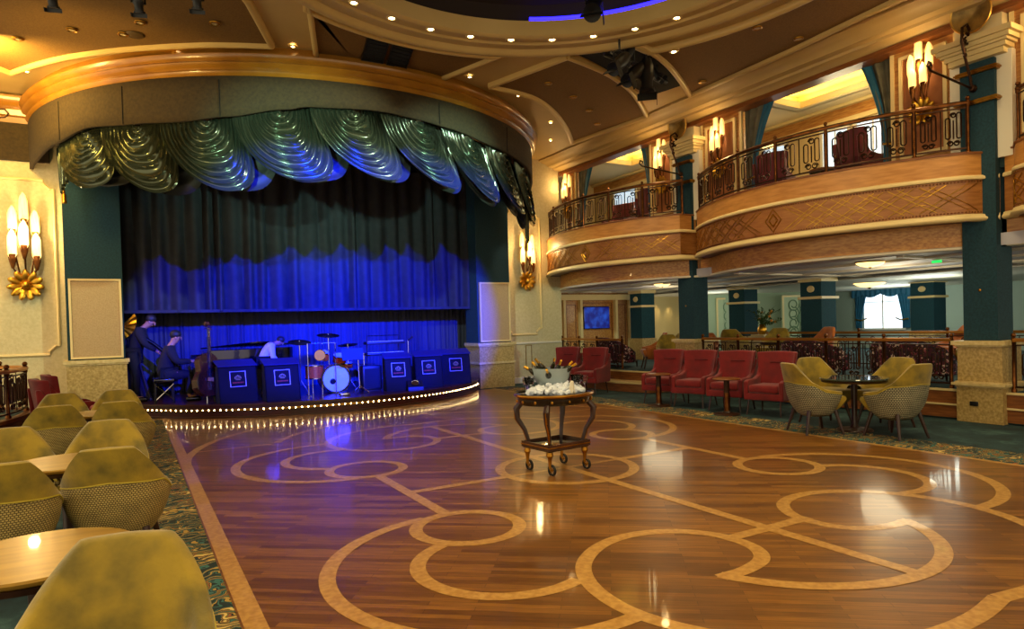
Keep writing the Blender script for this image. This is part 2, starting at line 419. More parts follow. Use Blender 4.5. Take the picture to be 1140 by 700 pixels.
# ================================================================== SETTING
# ---- floors
o = MB().bb(-4.5, 8.75, -3, 15.2, -.12, -.004).build('floor', M_CARP, smooth=0); struct(o)
b = MB().bb(-.14, .38, -.8, 11.6, -.003, .0015); b.bb(6.44, 6.98, -.8, 11.9, -.003, .0015)
o = b.build('carpet_border', M_CARPB, smooth=0); struct(o)
df = MB().bb(.38, 6.44, -.8, 11.9, -.05, .004).build('dance_floor', M_PARQ, smooth=0); struct(df)
CX, CYY = 3.36, 4.9
inl = MB(); _z = [.0046]
def rib(path, w=.086, closed=False):
    _z[0] += .00004
    inl.sweep([(CX+x, CYY+y) for x, y in path], [(-w/2, _z[0]), (w/2, _z[0])], closed=closed, pclosed=False)
def flat(y0, pts): return [(x, y) for x, y in pts]
for sx in (1, -1):
    for sy in (1, -1):
        m = lambda P: [(sx*x, sy*y) for x, y in P]
        rib(m(arc((1.51, 1.06), .335, 0, 352.5, 47)), closed=True)
        # outer scroll round the small ring
        rib(m(arc((1.6, 1.70), .965, 84, 262 - 360*0 + 0, 1)[:0] + arc((1.58, 1.70), .97, -84, 96, 44)))
        rib(m(arc((1.62, 1.74), .475, -68, 112, 30)))
        # S scroll
        rib(m(crom([(.84, 2.56), (.66, 2.56), (.48, 2.51), (.37, 2.40), (.33, 2.24), (.37, 2.05), (.53, 1.87), (.78, 1.79), (1.04, 1.84), (1.28, 2.01), (1.42, 2.24), (1.47, 2.50), (1.44, 2.72), (1.34, 2.94), (1.16, 3.16), (.92, 3.33), (.62, 3.44), (.3, 3.46), (0, 3.42)], 5)))
        # wide arcs
        rib(m(arc((0, 2.24), 2.12, 25, 90, 40)))
        rib(m([(2.0, 3.08), (2.82, 3.08)]), w=.06)
        rib(m(arc((0, 2.28), 2.92, 3, 90, 50)))
    rib([(sx*1.51, -.74), (sx*1.51, .74)])
    rib([(sx*.62, 0), (sx*1.51, 0)])
for sy in (1, -1):
    rib([(x, sy*y) for x, y in arc((0, 2.20), .88, 22, 158, 44)])
    rib([(-.38, sy*2.17), (.38, sy*2.17)])
rib([(0, -3.04), (0, 3.04)])
rib([(-.6, 0), (.6, 0)], w=.05)
rib(arc((0, 0), .60, 0, 355, 71), closed=True)
inl.bb(.39, .485, -.8, 11.9, .003, .0052); inl.bb(6.375, 6.435, -.8, 11.9, .003, .0052)
tag(inl.build('inlay', M_INLAY, df, smooth=0), 'pale inlaid scroll and ring pattern')

# ---- stage
SC = (3.08, 13.9); SR = 3.55
sp = arc(SC, SR, 203, 337, 80) + [(7.0, 12.9), (7.0, 14.7), (-.85, 14.7), (-.85, 12.9)]
st = MB().prism(sp, 0, .2).build('stage', M_STAGER, smooth=30); struct(st)
sp2 = arc(SC, SR+.03, 203, 337, 80) + [(7.0, 12.9), (7.0, 14.7), (-.85, 14.7), (-.85, 12.9)]
o = MB().prism(sp2, .19, .22).build('stage_boards', M_STAGEF, st, smooth=30)
o = MB().sweep(arc(SC, SR+.01, 203, 337, 80), [(-.02, .115), (.0, .115), (.0, .145), (-.02, .145)]).build('light_channel', M_BRASS, st)
o = MB().sweep(arc(SC, SR, 203, 337, 80), [(-.03, .0), (.0, .0), (.0, .03), (-.03, .03)]).build('kick_strip', M_WOODDK, st)
blb = None
NB = 77
for i in range(NB):
    a = math.radians(213.5 + (326.5-213.5)*i/(NB-1)); p = (SC[0]+(SR+.026)*math.cos(a), SC[1]+(SR+.026)*math.sin(a), .13)
    if blb is None: blb = MB().sph((0,0,0), .0115, 8, 6).build('bulb', M_EDGE, st); blb.location = p
    else:
        c = blb.copy(); c.location = p; C.objects.link(c)

# ---- walls
def frame(b, axis, c, u0, u1, z0, z1, w=.04, d=.025, notch=.0, notchtop=True):
    """moulding frame on a plane. axis 'Y': plane Y=c facing -Y, u = X.  axis 'X': plane X=c facing -X, u = Y"""
    if notch:
        k = notch
        top = [(u0+k, z1), (u1-k, z1), (u1-k, z1-k*.4), (u1-k*.4, z1-k), (u1, z1-k)] if notchtop else [(u0, z1), (u1, z1)]
        P = [(u0, z0+k), (u0+k*.4, z0+k), (u0+k, z0+k*.4), (u0+k, z0), (u1-k, z0), (u1-k, z0+k*.4), (u1-k*.4, z0+k), (u1, z0+k)]
        P += [(u1, z1-k), (u1-k*.4, z1-k), (u1-k, z1-k*.4), (u1-k, z1), (u0+k, z1), (u0+k, z1-k*.4), (u0+k*.4, z1-k), (u0, z1-k)]
        pts = [Vector((u, c-d*.3, z)) if axis == 'Y' else Vector((c-d*.3, u, z)) for u, z in P]
        b.tube(pts, w*.5, n=6, closed=True); return
    for a0, a1, b0, b1 in ((u0, u1, z1-w, z1), (u0, u1, z0, z0+w), (u0, u0+w, z0+w, z1-w), (u1-w, u1, z0+w, z1-w)):
        if axis == 'Y': b.bb(a0, a1, c-d, c+.005, b0, b1)
        else: b.bb(c-d, c+.005, a0, a1, b0, b1)
struct(MB().bb(-4.5, -.8, 12.6, 12.8, 0, 5.0).build('wall_left', M_CREAMW, smooth=0))
struct(MB().bb(6.98, 8.62, 12.6, 12.8, 0, 5.0).build('wall_right', M_CREAMW, smooth=0))
b = MB(); frame(b, 'Y', 12.6, -2.35, -.97, 1.04, 3.76, .05, .03, .13)
struct(b.build('trim_1', M_IVORY))
b = MB(); frame(b, 'Y', 12.6, 7.14, 8.06, 1.08, 3.82, .05, .03, .13)
struct(b.build('trim_2', M_IVORY))
b = MB(); b.sweep([(6.98, 12.6), (8.62, 12.6)], [(0,.86),(-.03,.87),(-.03,.9),(0,.91)]); b.sweep([(-4.5, 12.6), (-.8, 12.6)], [(0,.0),(-.02,.0),(-.02,.12),(0,.13)]); b.sweep([(6.98, 12.6), (8.62, 12.6)], [(0,.0),(-.02,.0),(-.02,.12),(0,.13)])
struct(b.build('baseboard_back', M_WHITE))
b = MB(); frame(b, 'Y', 12.6, 7.62, 7.78, .28, .84, .012, .012)
struct(b.build('door_1', M_BRASS)); 
# cornice and dark band high on the left wall
b = MB().sweep([(-4.5, 12.6), (-1.15, 12.6)], [(0, 4.6), (-.05, 4.6), (-.07, 4.68), (-.12, 4.7), (-.13, 4.78), (-.2, 4.82), (-.24, 4.92), (-.24, 4.97), (0, 4.97)])
struct(b.build('trim_3', M_GOLDW, smooth=50))
struct(MB().bb(-4.5, -1.0, 12.55, 12.6, 4.03, 4.6).build('trim_4', M_OLFAB, smooth=0))
# proscenium piers
for nm, x0, x1, side in (('pier', -.84, -.08, 'left'), ('pier', 6.24, 7.02, 'right')):
    t = thing('proscenium_pier', 'teal fabric stage pier at the %s of the stage on a %s stone pedestal' % (('left', 'pinkish speckled') if side == 'left' else ('right', 'banded')), 'pier', ((x0+x1)/2, 12.4, 0))
    w = (x1-x0)/2
    def P(mb, n, m, **k): return mb.xf(Matrix.Translation((-(x0+x1)/2, -12.4, 0))).build(n, m, t, **k)
    P(MB().bb(x0, x1, 12.2, 12.75, .94, 5.0), 'shaft', M_TEAL, smooth=0)
    P(MB().bb(x0+.04, x1-.02, 12.17, 12.2, .96, 2.2), 'lower_panel', mat('beige panel fabric', '#b99c72', .8, c2='#a98c64', scale=60, bump=.3, bscale=250), smooth=0)
    b = MB(); frame(b, 'Y', 12.17, x0+.04, x1-.02, .96, 2.2, .03, .02); P(b, 'panel_frame', M_IVORY, smooth=0)
    P(MB().bb(x0-.02, x1+.02, 12.12, 12.75, 0, .88), 'pedestal', M_STONE, smooth=0)
    b = MB().bb(x0-.06, x1+.06, 12.08, 12.75, .885, .94); b.bb(x0-.04, x1+.04, 12.1, 12.75, .86, .885)
    if side == 'right': b.bb(x0-.05, x1+.05, 12.09, 12.75, .5, .54)
    P(b, 'pedestal_cap', M_STONET, smooth=0)
# side and overhead boxes of the stage house
struct(MB().bb(-1.0, -.84, 12.62, 14.9, 0, 5).bb(7.02, 7.1, 12.62, 14.9, 0, 5).bb(-1.0, 7.1, 14.7, 14.9, 0, 5).build('wall_stage', M_VOID, smooth=0))
struct(MB().bb(6.4, 7.02, 12.75, 12.8, 0, 2.4).build('wall_wing', M_WOODMD, smooth=0))

# ---- curtains of the stage
def pleats(name, x0, x1, y, z0, z1, n, amp, m, parent=None, seed=1, nv=6, flare=.0, scallop=0):
    R_ = random.Random(seed); ph = [0]
    ws = [R_.uniform(.6, 1.5) for _ in range(n)]; tot = sum(ws); edges = [0]
    for w in ws: edges.append(edges[-1] + w/tot)
    per = 9; N = n*per
    amps = [R_.uniform(.55, 1.2) for _ in range(n)]
    def fn(u, v):
        k = u*N; i = min(int(k//per), n-1); f = (k - i*per)/per
        s = edges[i] + (edges[i+1]-edges[i])*f
        prof = math.sin(PI*f)**1.6
        yy = y - amp*amps[i]*prof*(.75 + .35*(1-v)) + .012*math.sin(7*v+i*1.7)
        return (x0 + (x1-x0)*s + .012*math.sin(i*2.1 + v*3), yy, z0 + (z1-z0)*v)
    b = MB().grid(fn, N, nv)
    return b.build(name, m, parent, smooth=80)
t = thing('stage_curtain', 'dark pleated main curtain hanging half raised behind the swags, blue-lit at its lower half', 'curtain', (0,0,0))
pleats('pleated_cloth', -.1, 6.33, 12.68, 1.68, 4.45, 25, .12, M_CURT, t, 3, 10)
b = MB()
def hem(u, v): return (-.1 + 6.43*u, 12.55 - .012*math.sin(u*180), 1.665 + .05*v)
b.grid(hem, 160, 1); b.build('hem', M_CURT, t, smooth=80)
t = thing('backdrop_curtain', 'finely pleated blue-lit backdrop cloth behind the band', 'curtain', (0,0,0))
pleats('pleated_cloth', -.84, 7.02, 13.38, .22, 3.2, 84, .04, M_BACKD, t, 5, 4)

# ---- valance drum with gilded cornice
VC = (3.1, 13.2)
tab = [(-80,3.92),(-76,3.93),(-63,4.02),(-53,4.11),(-44,4.07),(-34,4.05),(-26,4.10),(-16,4.21),(-13,4.26),(0,4.30),(8,4.27),(14,4.24),(28,4.16),(45,4.12),(60,4.05),(76,3.95),(90,3.9)]
def vz(a):
    for (a0, z0), (a1, z1) in zip(tab, tab[1:]):
        if a0 <= a <= a1: 
            f = (a-a0)/(a1-a0); f = f*f*(3-2*f); return z0 + (z1-z0)*f
    return 3.92
def vp(r, a, z): a = math.radians(a); return (VC[0] + r*math.sin(a), VC[1] - r*math.cos(a), z)
val = thing('stage_valance', 'curved olive brown fabric valance drum under the gilded cornice', 'valance', (VC[0], VC[1], 4.5))
def V(mb, n, m, par=None, **k): return mb.xf(Matrix.Translation((-VC[0], -VC[1], -4.5))).build(n, m, par or val, **k)
A0, A1 = -82, 84
V(MB().grid(lambda u, v: vp(4.38, A0+(A1-A0)*u, vz(A0+(A1-A0)*u)*(1-v) + 4.62*v), 120, 3), 'fabric_band', M_OLFAB, smooth=60, thick=.05)
for a in (-61, -44.5, -27, 12, 33):
    V(MB().tube([vp(4.41, a, vz(a)+.005), vp(4.41, a, 4.57)], .006, 4), 'seam', M_VOID)
b = MB(); prof = [(4.36, 4.55), (4.42, 4.55), (4.44, 4.58), (4.44, 4.61), (4.48, 4.63), (4.5, 4.67), (4.48, 4.70), (4.50, 4.715), (4.53, 4.735), (4.55, 4.765), (4.53, 4.79), (4.545, 4.80), (4.575, 4.83), (4.58, 4.87), (4.46, 4.885), (4.46, 5.0), (4.36, 5.0)]
prof = [(r-.06 if r > 4.4 else r, z) for r, z in prof]
n = 130
b.grid(lambda u, v: vp(prof[round(v*(len(prof)-1))][0], A0+(A1-A0)*u, prof[round(v*(len(prof)-1))][1]), n, len(prof)-1)
tag(V(b, 'cornice', M_GOLDW, smooth=50), 'gilded stepped cornice')

# ---- swags
SWA = [-64, -51, -38.5, -25.5, -12.5, 0, 13.2, 26, 39, 52, 64]
ztop = lambda a: vz(a) + .07
def swag_mesh(a0, a1, depth, lean, rad, nf, nu=40, bulge=.16, seed=0, amp=.072, nvf=8):
    rr = random.Random(seed); ph = rr.uniform(0, 6)
    b = MB(); nv = nf*nvf; ac = a0 + (a1-a0)*.66
    jit = [rr.uniform(-.35, .35) for _ in range(nf+2)]
    def fn(u, v):
        # v: 0 innermost fold at the top, 1 outermost; u runs round the U of a fold
        vv = .06 + .94*v
        l, r_ = ac - (ac-a0)*vv**.8, ac + (a1+1.5-ac)*vv**.8
        t = PI*u; st = math.sin(t)
        half = (r_-l)/2; mid = (l+r_)/2
        cx = math.cos(t); cx = math.copysign(abs(cx)**.9, cx)
        a = mid - half*cx + lean*(st**1.3)*vv*vv
        sag = depth*(vv**.95)*st**.78
        z = ztop(max(-80, min(80, a0 + (a1-a0)*max(0, min(1, (mid-half*cx-a0)/(a1-a0)))))) - sag
        k = v*nf; w_ = k + .16*math.sin(2.4*PI*u + ph + k) + .40*noise.noise((u*2.5, k*.6, seed*3.3))
        f = abs(math.sin(w_*PI)); ridge = (1 - f**.6)
        env = .45 + .55*st**.6
        R = rad + bulge*st*(.25+.75*vv) + amp*ridge*env + .09*(1-u)
        return vp(R, a, z - .012*ridge*env)
    b.grid(fn, nu, nv); return b
for i in range(10):
    a0, a1 = SWA[i], SWA[i+1]
    dep = 1.0 if 0 < i < 9 else .85
    names = ['first', 'second', 'third', 'fourth', 'fifth', 'sixth', 'seventh', 'eighth', 'ninth', 'last']
    t = thing('curtain_swag', '%s satin swag from the left end of the festooned row over the stage' % names[i] if i < 9 else 'rightmost satin swag of the festooned row over the stage', 'swag', (VC[0], VC[1], 4.2), group='satin swags over the stage')
    t['label'] = ('leftmost satin swag of the row over the stage' if i == 0 else t['label'])
    f = swag_mesh(a0, a1, dep*1.0, 6.5, 4.20, 9 if 1 < i < 8 else 8, seed=i)
    f.xf(Matrix.Translation((-VC[0], -VC[1], -4.2))).build('drape', M_SWAG, t, smooth=70)
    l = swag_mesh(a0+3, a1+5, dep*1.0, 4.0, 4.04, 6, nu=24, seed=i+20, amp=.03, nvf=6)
    l.xf(Matrix.Translation((-VC[0], -VC[1], -4.2))).build('lining', M_SWAGD, t, smooth=70)  # dark second layer, added as the shadow beneath the drape
# tails
def tail(a, z0, z1, w0, w1, rad, label):
    t = thing('swag_tail', label, 'drape tail', vp(rad, a, z0))
    o = Vector(vp(rad, a, z0)); b = MB()
    def fn(u, v):
        w = w0 + (w1-w0)*v; x = (u-.5)
        aa = a + x*w; f = math.sin(u*7*PI)
        return Vector(vp(rad + .035*f + .03*math.cos(PI*x), aa, z0 + (z1-z0)*v - .16*(1-u)*v)) - o
    b.grid(fn, 56, 10); b.build('cascade', M_SWAG, t, smooth=70)
    b = MB(); p = Vector(vp(rad, a-w1*.3, z1-.14)) - o
    b.lathe([(.0, .03), (.018, .02), (.02, 0), (.012, -.012), (.03, -.04), (.034, -.16), (.0, -.17)], p, 12); b.build('tassel', M_GOLD, t)
    return t
tail(-66, 4.05, 3.55, 5, 3.2, 4.2, 'short gathered satin tail with gold tassel at the left end of the swags')
tail(62, 4.1, 3.05, 9, 3.6, 4.26, 'long gathered satin tail with gold tassel at the right end of the swags')
# ================================================================== CEILING
RC = (3.38, 4.82)
def ceil_hole(x0, x1, y0, y1, c, r, z, n=96):
    b = MB(); P = []
    for i in range(n):
        a = 2*PI*i/n; dx, dy = math.cos(a), math.sin(a)
        tt = min(((x1-c[0])/dx if dx > 1e-9 else (x0-c[0])/dx if dx < -1e-9 else 1e9), ((y1-c[1])/dy if dy > 1e-9 else (y0-c[1])/dy if dy < -1e-9 else 1e9))
        P.append((c[0]+r*dx, c[1]+r*dy, z)); P.append((c[0]+tt*dx, c[1]+tt*dy, z))
    Fc = [(2*i, 2*i+1, 2*((i+1) % n)+1, 2*((i+1) % n)) for i in range(n)]
    b.add(P, Fc)
    for cx, cy in ((x0, y0), (x0, y1), (x1, y0), (x1, y1)):
        i0 = int(round((math.atan2(cy-c[1], cx-c[0]) % (2*PI))/(2*PI)*n)) % n
        js = sorted(range(n), key=lambda i: (P[2*i+1][0]-cx)**2 + (P[2*i+1][1]-cy)**2)[:2]
        b.add([P[2*js[0]+1], (cx, cy, z), P[2*js[1]+1]], [(0, 1, 2)])
    return b
struct(ceil_hole(-4.6, 8.9, -3.2, 15.3, RC, 2.6, 5.0).build('ceiling', M_CEIL, smooth=0, thick=.0))
dome = thing('ceiling_dome', 'round recessed ceiling dome ringed with moulding over the dance floor', 'ceiling dome', (RC[0], RC[1], 5.0)); 
D = lambda mb, n, m, **k: mb.build(n, m, dome, **k)
D(MB().lathe([(2.53, .12), (2.53, -.06), (2.56, -.085), (2.60, -.085), (2.63, -.05), (2.78, -.045), (2.80, -.07), (2.84, -.07), (2.86, -.04), (3.0, -.04), (3.03, -.09), (3.07, -.105), (3.12, -.10), (3.15, -.07), (3.18, -.06), (3.2, .0)], n=144), 'moulded_ring', M_CEIL, smooth=40)
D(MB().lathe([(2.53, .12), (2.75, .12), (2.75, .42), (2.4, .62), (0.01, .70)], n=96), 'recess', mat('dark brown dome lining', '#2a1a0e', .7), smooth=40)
D(MB().lathe([(1.5, .55), (1.5, .5), (1.56, .5), (1.56, .55)], n=72, closed=True), 'track', M_BLACK)
D(MB().tube([(2.6*math.cos(math.radians(a)), 2.6*math.sin(math.radians(a)), .175) for a in range(8, 66, 2)], .022, 6), 'blue_cove_strip', M_BLUE_E)
# downlights round the ring
dl = None
def downlight(lit, label, group, loc, r=.045):
    t = thing('recessed_downlight', label, 'ceiling light', loc, group=group)
    MB().lathe([(r*.72, 0), (r*.72, -.012), (r, -.016), (r*1.25, -.008), (r*1.3, .0)], n=20).build('bezel', M_IVORY if lit else M_BRASS, t)
    MB().lathe([(.0005, -.004), (r*.45, -.014), (r*.72, -.006)], n=16).build('lens', M_DOWN if lit else M_DOWND, t)
    return t
dl_on = downlight(True, 'small lit downlight in the moulded ring of the ceiling dome', 'lit downlights round the dome ring', (0, 0, 0), .05)
first = True
for i in range(32):
    a = 2*PI*(i+.13)/32; p = (RC[0]+2.69*math.cos(a), RC[1]+2.69*math.sin(a), 4.955)
    deg = math.degrees(a)
    if 20 < deg < 150:
        if first: dl_on.location = p; first = False
        else: dup(dl_on, p)
    if i % 4 == 1: light('dome_spot', 'SPOT', (p[0], p[1], p[2]-.03), 90, WARMW, (p[0], p[1], 0), .04, 95, .8)
dl_off = downlight(False, 'small round downlight set flush in the brown ceiling fabric', 'unlit downlights in the brown ceiling panels', atz(20, 43, 4.96), .05)
for p in [(80,33),(137,38),(156,25),(239,26),(610,93),(638,108),(656,123),(665,138),(843,31),(782,91),(889,43)]:
    dup(dl_off, atz(*p, 4.955))
q = downlight(True, 'lit downlight in the brown panel beside the light slot', 'lit downlights in the side ceiling', atz(750, 57, 4.955), .05); q['label'] = 'lit downlight in a brown panel right of the spotlight slot'
q = downlight(True, 'lit downlight in the plain ceiling above the far column capital', None, atz(751, 116, 4.98), .055)
q = downlight(True, 'lit downlight at the panel edge above the balcony', None, atz(900, 52, 4.985), .05)
sm = downlight(True, 'tiny downlight in the plain ceiling strip beside the gilded cornice', 'tiny downlights along the gilded cornice', atz(30, 79, 4.99), .03)
for p in [(92,61),(192,52),(326,51),(523,85),(577,106),(613,136),(613,156)]: dup(sm, atz(*p, 4.985))
# speaker grille
t = thing('speaker_grille', 'round dark speaker grille in the left ceiling panel', 'speaker', atz(137, 38, 4.955) + Vector((0, 0, .0)))
t.location = atz(150, 39, 4.96)
MB().lathe([(.0005, -.012), (.09, -.012), (.1, -.006), (.105, 0)], n=24).build('grille', mat('brown grille', '#4d3818', .6), t)

# brown panels with gilt trims
PX = lambda L: [tuple(atz(x, y, 4.975)[:2]) for x, y in L]
def cpanel(edges, label, trims, w=.07):
    "edges: list of point lists; trims: indices of edges that carry a trim"
    poly = []
    for e in edges: poly += e[:-1]
    t = thing('ceiling_panel', label, 'ceiling panel', (0, 0, 0))
    MB().prism(poly, 4.972, 4.999).build('fabric', M_CPAN, t, smooth=0)
    b = MB()
    for i in trims: b.sweep(edges[i], [(-w/2, 4.93), (-w*.2, 4.915), (w*.2, 4.92), (w/2, 4.945), (w/2, 4.998), (-w/2, 4.998)])
    b.build('gilt_trim', M_CTRIM, t, smooth=50); return t
e1 = crom(PX([(12,80),(40,70.5),(80,61),(143,53),(217,48.5),(260,48.5),(303,50)]))
e2 = [e1[-1], PX([(276,0)])[0], (.55, 6.55)]
e3 = [e2[-1], (.1, 5.6), (-2.6, 5.2), (-2.6, 9.6)]; e4 = [e3[-1], e1[0]]
cpanel([e1, e2, e3, e4], 'large brown fabric ceiling panel left of the stage cornice with gilt edge', [0, 1, 3])
ea = PX([(341,-2),(345,12),(352,62)])
eb = crom(PX([(352,62),(400,65),(440,74),(490,87)])); ec = PX([(490,87),(567,56)])
R_ = 3.24
def ang(px, py): 
    p = atz(px, py, 4.975); return math.degrees(math.atan2(p.y-RC[1], p.x-RC[0]))
ed = arc(RC, R_, ang(567,56), ang(341,-2), 20); ed[0] = ec[-1]; ed[-1] = ea[0]
cpanel([ea, eb, ec, ed], 'brown fabric ceiling panel with black vents between dome and gilded cornice', [0, 2, 3])
t = thing('ceiling_vent', 'pair of black grilles set in the ceiling panel over the stage cornice', 'vent', (0, 0, 0))
for q in ([(411,33),(436,38),(426,69),(402,65)], [(440,39),(463,45),(452,75),(430,70)]):
    P_ = PX(q); MB().prism(P_, 4.955, 4.97).build('grille', M_VOID, t, smooth=0)
    b = MB(); b.tube([(x, y, 4.953) for x, y in P_], .008, 4, closed=True)
    for k in range(1, 8):
        f = k/8; b.tube([(P_[0][0]*(1-f)+P_[3][0]*f, P_[0][1]*(1-f)+P_[3][1]*f, 4.952), (P_[1][0]*(1-f)+P_[2][0]*f, P_[1][1]*(1-f)+P_[2][1]*f, 4.952)], .004, 4)
    b.build('slats', M_BLACK, t)
f1 = PX([(545,95),(632,62)]); f2 = crom(PX([(632,62),(655,71),(680,83),(705,103),(720,128)])); f3 = PX([(720,128),(637,158)]); f4 = crom(PX([(637,158),(631,143),(615,122),(590,106),(545,95)]))
cpanel([f1, f2, f3, f4], 'brown fabric ceiling panel with curved sides beside the spotlight slot', [0, 1, 2, 3], .08)
g1 = crom(PX([(706,49),(725,57),(745,73),(760,92),(768,105)])); g2 = [g1[-1], PX([(880,55)])[0], PX([(1000,-3)])[0], (7.9, 2.2)]
g3 = arc(RC, 3.5, -36, ang(706,49), 30); g3[-1] = g1[0]
cpanel([g1, g2, [g2[-1], g3[0]], g3], 'long brown fabric ceiling panel running above the balcony', [0, 1, 3], .08)
# light slot with stage lanterns
t = thing('light_slot', 'flat black panel as the lighting slot between two curved ceiling panels', 'lighting slot', (0, 0, 0))
h1 = PX([(636,57),(700,48)]) ; h = PX([(636,57),(670,53),(704,49),(725,58),(745,74),(757,95),(724,106),(708,98),(690,85),(660,68)])
MB().prism(h, 4.965, 4.998).build('lining', M_VOID, t, smooth=0)  # flat black sheet standing in for the darkness of an open slot
b = MB(); s0, s1 = atz(672, 60, 4.88), atz(742, 92, 4.88); b.tube([s0, s1], .025, 8); s0, s1 = atz(680, 58, 4.8), atz(735, 92, 4.8); b.tube([s0, s1], .018, 8)
b.build('lighting_bar', M_BLACK, t)
def lantern(loc, tgt, label, L=.42, r=.085, group='black stage lanterns in the light slot', cl=.3):
    t = thing('stage_lantern', label, 'spotlight', loc, group=group)
    d = (Vector(tgt)-Vector(loc)).normalized(); q = d.to_track_quat('-Z', 'Y').to_matrix()
    T = lambda mb: mb.xf(q.to_4x4())
    T(MB().lathe([(.001, L*.55), (r*.7, L*.55), (r*.95, L*.35), (r, 0), (r*.8, -L*.12), (r*.8, -L*.4), (r*1.05, -L*.42), (r*1.05, -L*.52), (r*.7, -L*.5), (.001, -L*.45)], n=18)).build('body', M_BLACK, t)
    b = MB(); b.tube([(r*1.15, 0, 0), (r*1.15, 0, .13), (0, 0, .17), (-r*1.15, 0, .13), (-r*1.15, 0, 0)], .01, 5); b.build('yoke', M_BLACK, t)
    b = MB(); b.cyl((0, 0, .16), (0, 0, cl), .014, n=8); b.build('clamp', M_BLACK, t)
    T(MB().bb(-r*1.3, r*1.3, -.004, .004, -L*.75, -L*.52).bb(-r*1.3, -r*1.22, -r*1.2, r*1.2, -L*.75, -L*.52)).build('barn_door', M_BLACK, t)
    return t
lantern(atz(690, 70, 4.62), atz(660, 100, 4.1), 'long slim black lantern at the left of the lighting slot, aimed at the stage')
lantern(atz(706, 82, 4.62), atz(676, 112, 4.1), 'middle black lantern in the lighting slot, aimed low left', .46, .09)
lantern(atz(720, 86, 4.6), atz(721, 130, 4.0), 'rightmost black lantern in the lighting slot, pointing straight down', .5, .10)
lantern(atz(700, 60, 4.85), atz(690, 80, 4.6), 'small black lantern tucked up behind the others in the lighting slot', .26, .055)
lantern(atz(728, 80, 4.85), atz(745, 95, 4.6), 'small black lantern on the window side of the lighting slot', .26, .055)
lantern(atz(661, 8, 4.95), atz(655, 30, 4.5), 'black moving head lantern hanging at the blue rim of the dome', .42, .1, None, .62)
for i, (px, py) in enumerate([(58, -2), (154, 4), (219, 0)]):
    p = atz(px, py, 4.8)
    lantern(p, p + Vector((.1, .35, -1)), ['leftmost', 'middle', 'right-hand'][i] + ' of three short black spotlights under the big left ceiling panel', .18, .055, 'short spotlights under the left ceiling panel', .19)

# entablature over the balconies
b = MB().sweep([(8.1, -3.0), (8.1, 12.6)], [(0.0, 5.0), (0, 4.965), (-.05, 4.955), (-.08, 4.93), (-.13, 4.925), (-.2, 4.90), (-.24, 4.86), (-.36, 4.85), (-.38, 4.82), (-.5, 4.80), (-.54, 4.765), (-.72, 4.755), (-.72, 5.0)])
struct(b.build('trim_5', M_CEIL, smooth=35))
b = MB().bb(8.62, 8.86, -3, 12.6, 4.69, 4.76)
struct(b.build('trim_6', M_WOODMD, smooth=0))
# ================================================================== RIGHT SIDE: columns, balconies
BAYS = [(1.4, 7.75, 'nearest'), (6.1, 7.75, 'middle'), (10.6, 7.65, 'far')]
def bow(Yc, s, y): return s + 3.5 - math.sqrt(3.5**2 - (y-Yc)**2)
def bowpath(Yc, s, off=0, n=44, y0=None, y1=None, ends=True):
    y0 = Yc-2.1 if y0 is None else y0; y1 = Yc+2.1 if y1 is None else y1
    P = [(bow(Yc, s, y0+(y1-y0)*i/n)+off, y0+(y1-y0)*i/n) for i in range(n+1)]
    if ends:
        e_ = .02 if Yc > 9 else .23; P = [(8.72, P[0][1]-e_), (8.68, P[0][1]-e_/2)] + P
        P = P + [(8.68, P[-1][1]+.11), (8.72, P[-1][1]+.22)]
    return P
def arclen(P):
    L = [0]
    for a, b in zip(P, P[1:]): L.append(L[-1] + math.hypot(b[0]-a[0], b[1]-a[1]))
    return L
def along(P, L, s):
    s = max(0, min(L[-1], s))
    for i in range(len(P)-1):
        if s <= L[i+1]:
            f = (s-L[i])/max(1e-9, L[i+1]-L[i]); return (P[i][0]*(1-f)+P[i+1][0]*f, P[i][1]*(1-f)+P[i+1][1]*f)
    return P[-1]
def at3(P, L, s, z, off=0):
    a, b = along(P, L, s-.02), along(P, L, s+.02); t = Vector((b[0]-a[0], b[1]-a[1], 0)).normalized()
    c = along(P, L, s); return (c[0]-t.y*off, c[1]+t.x*off, z)
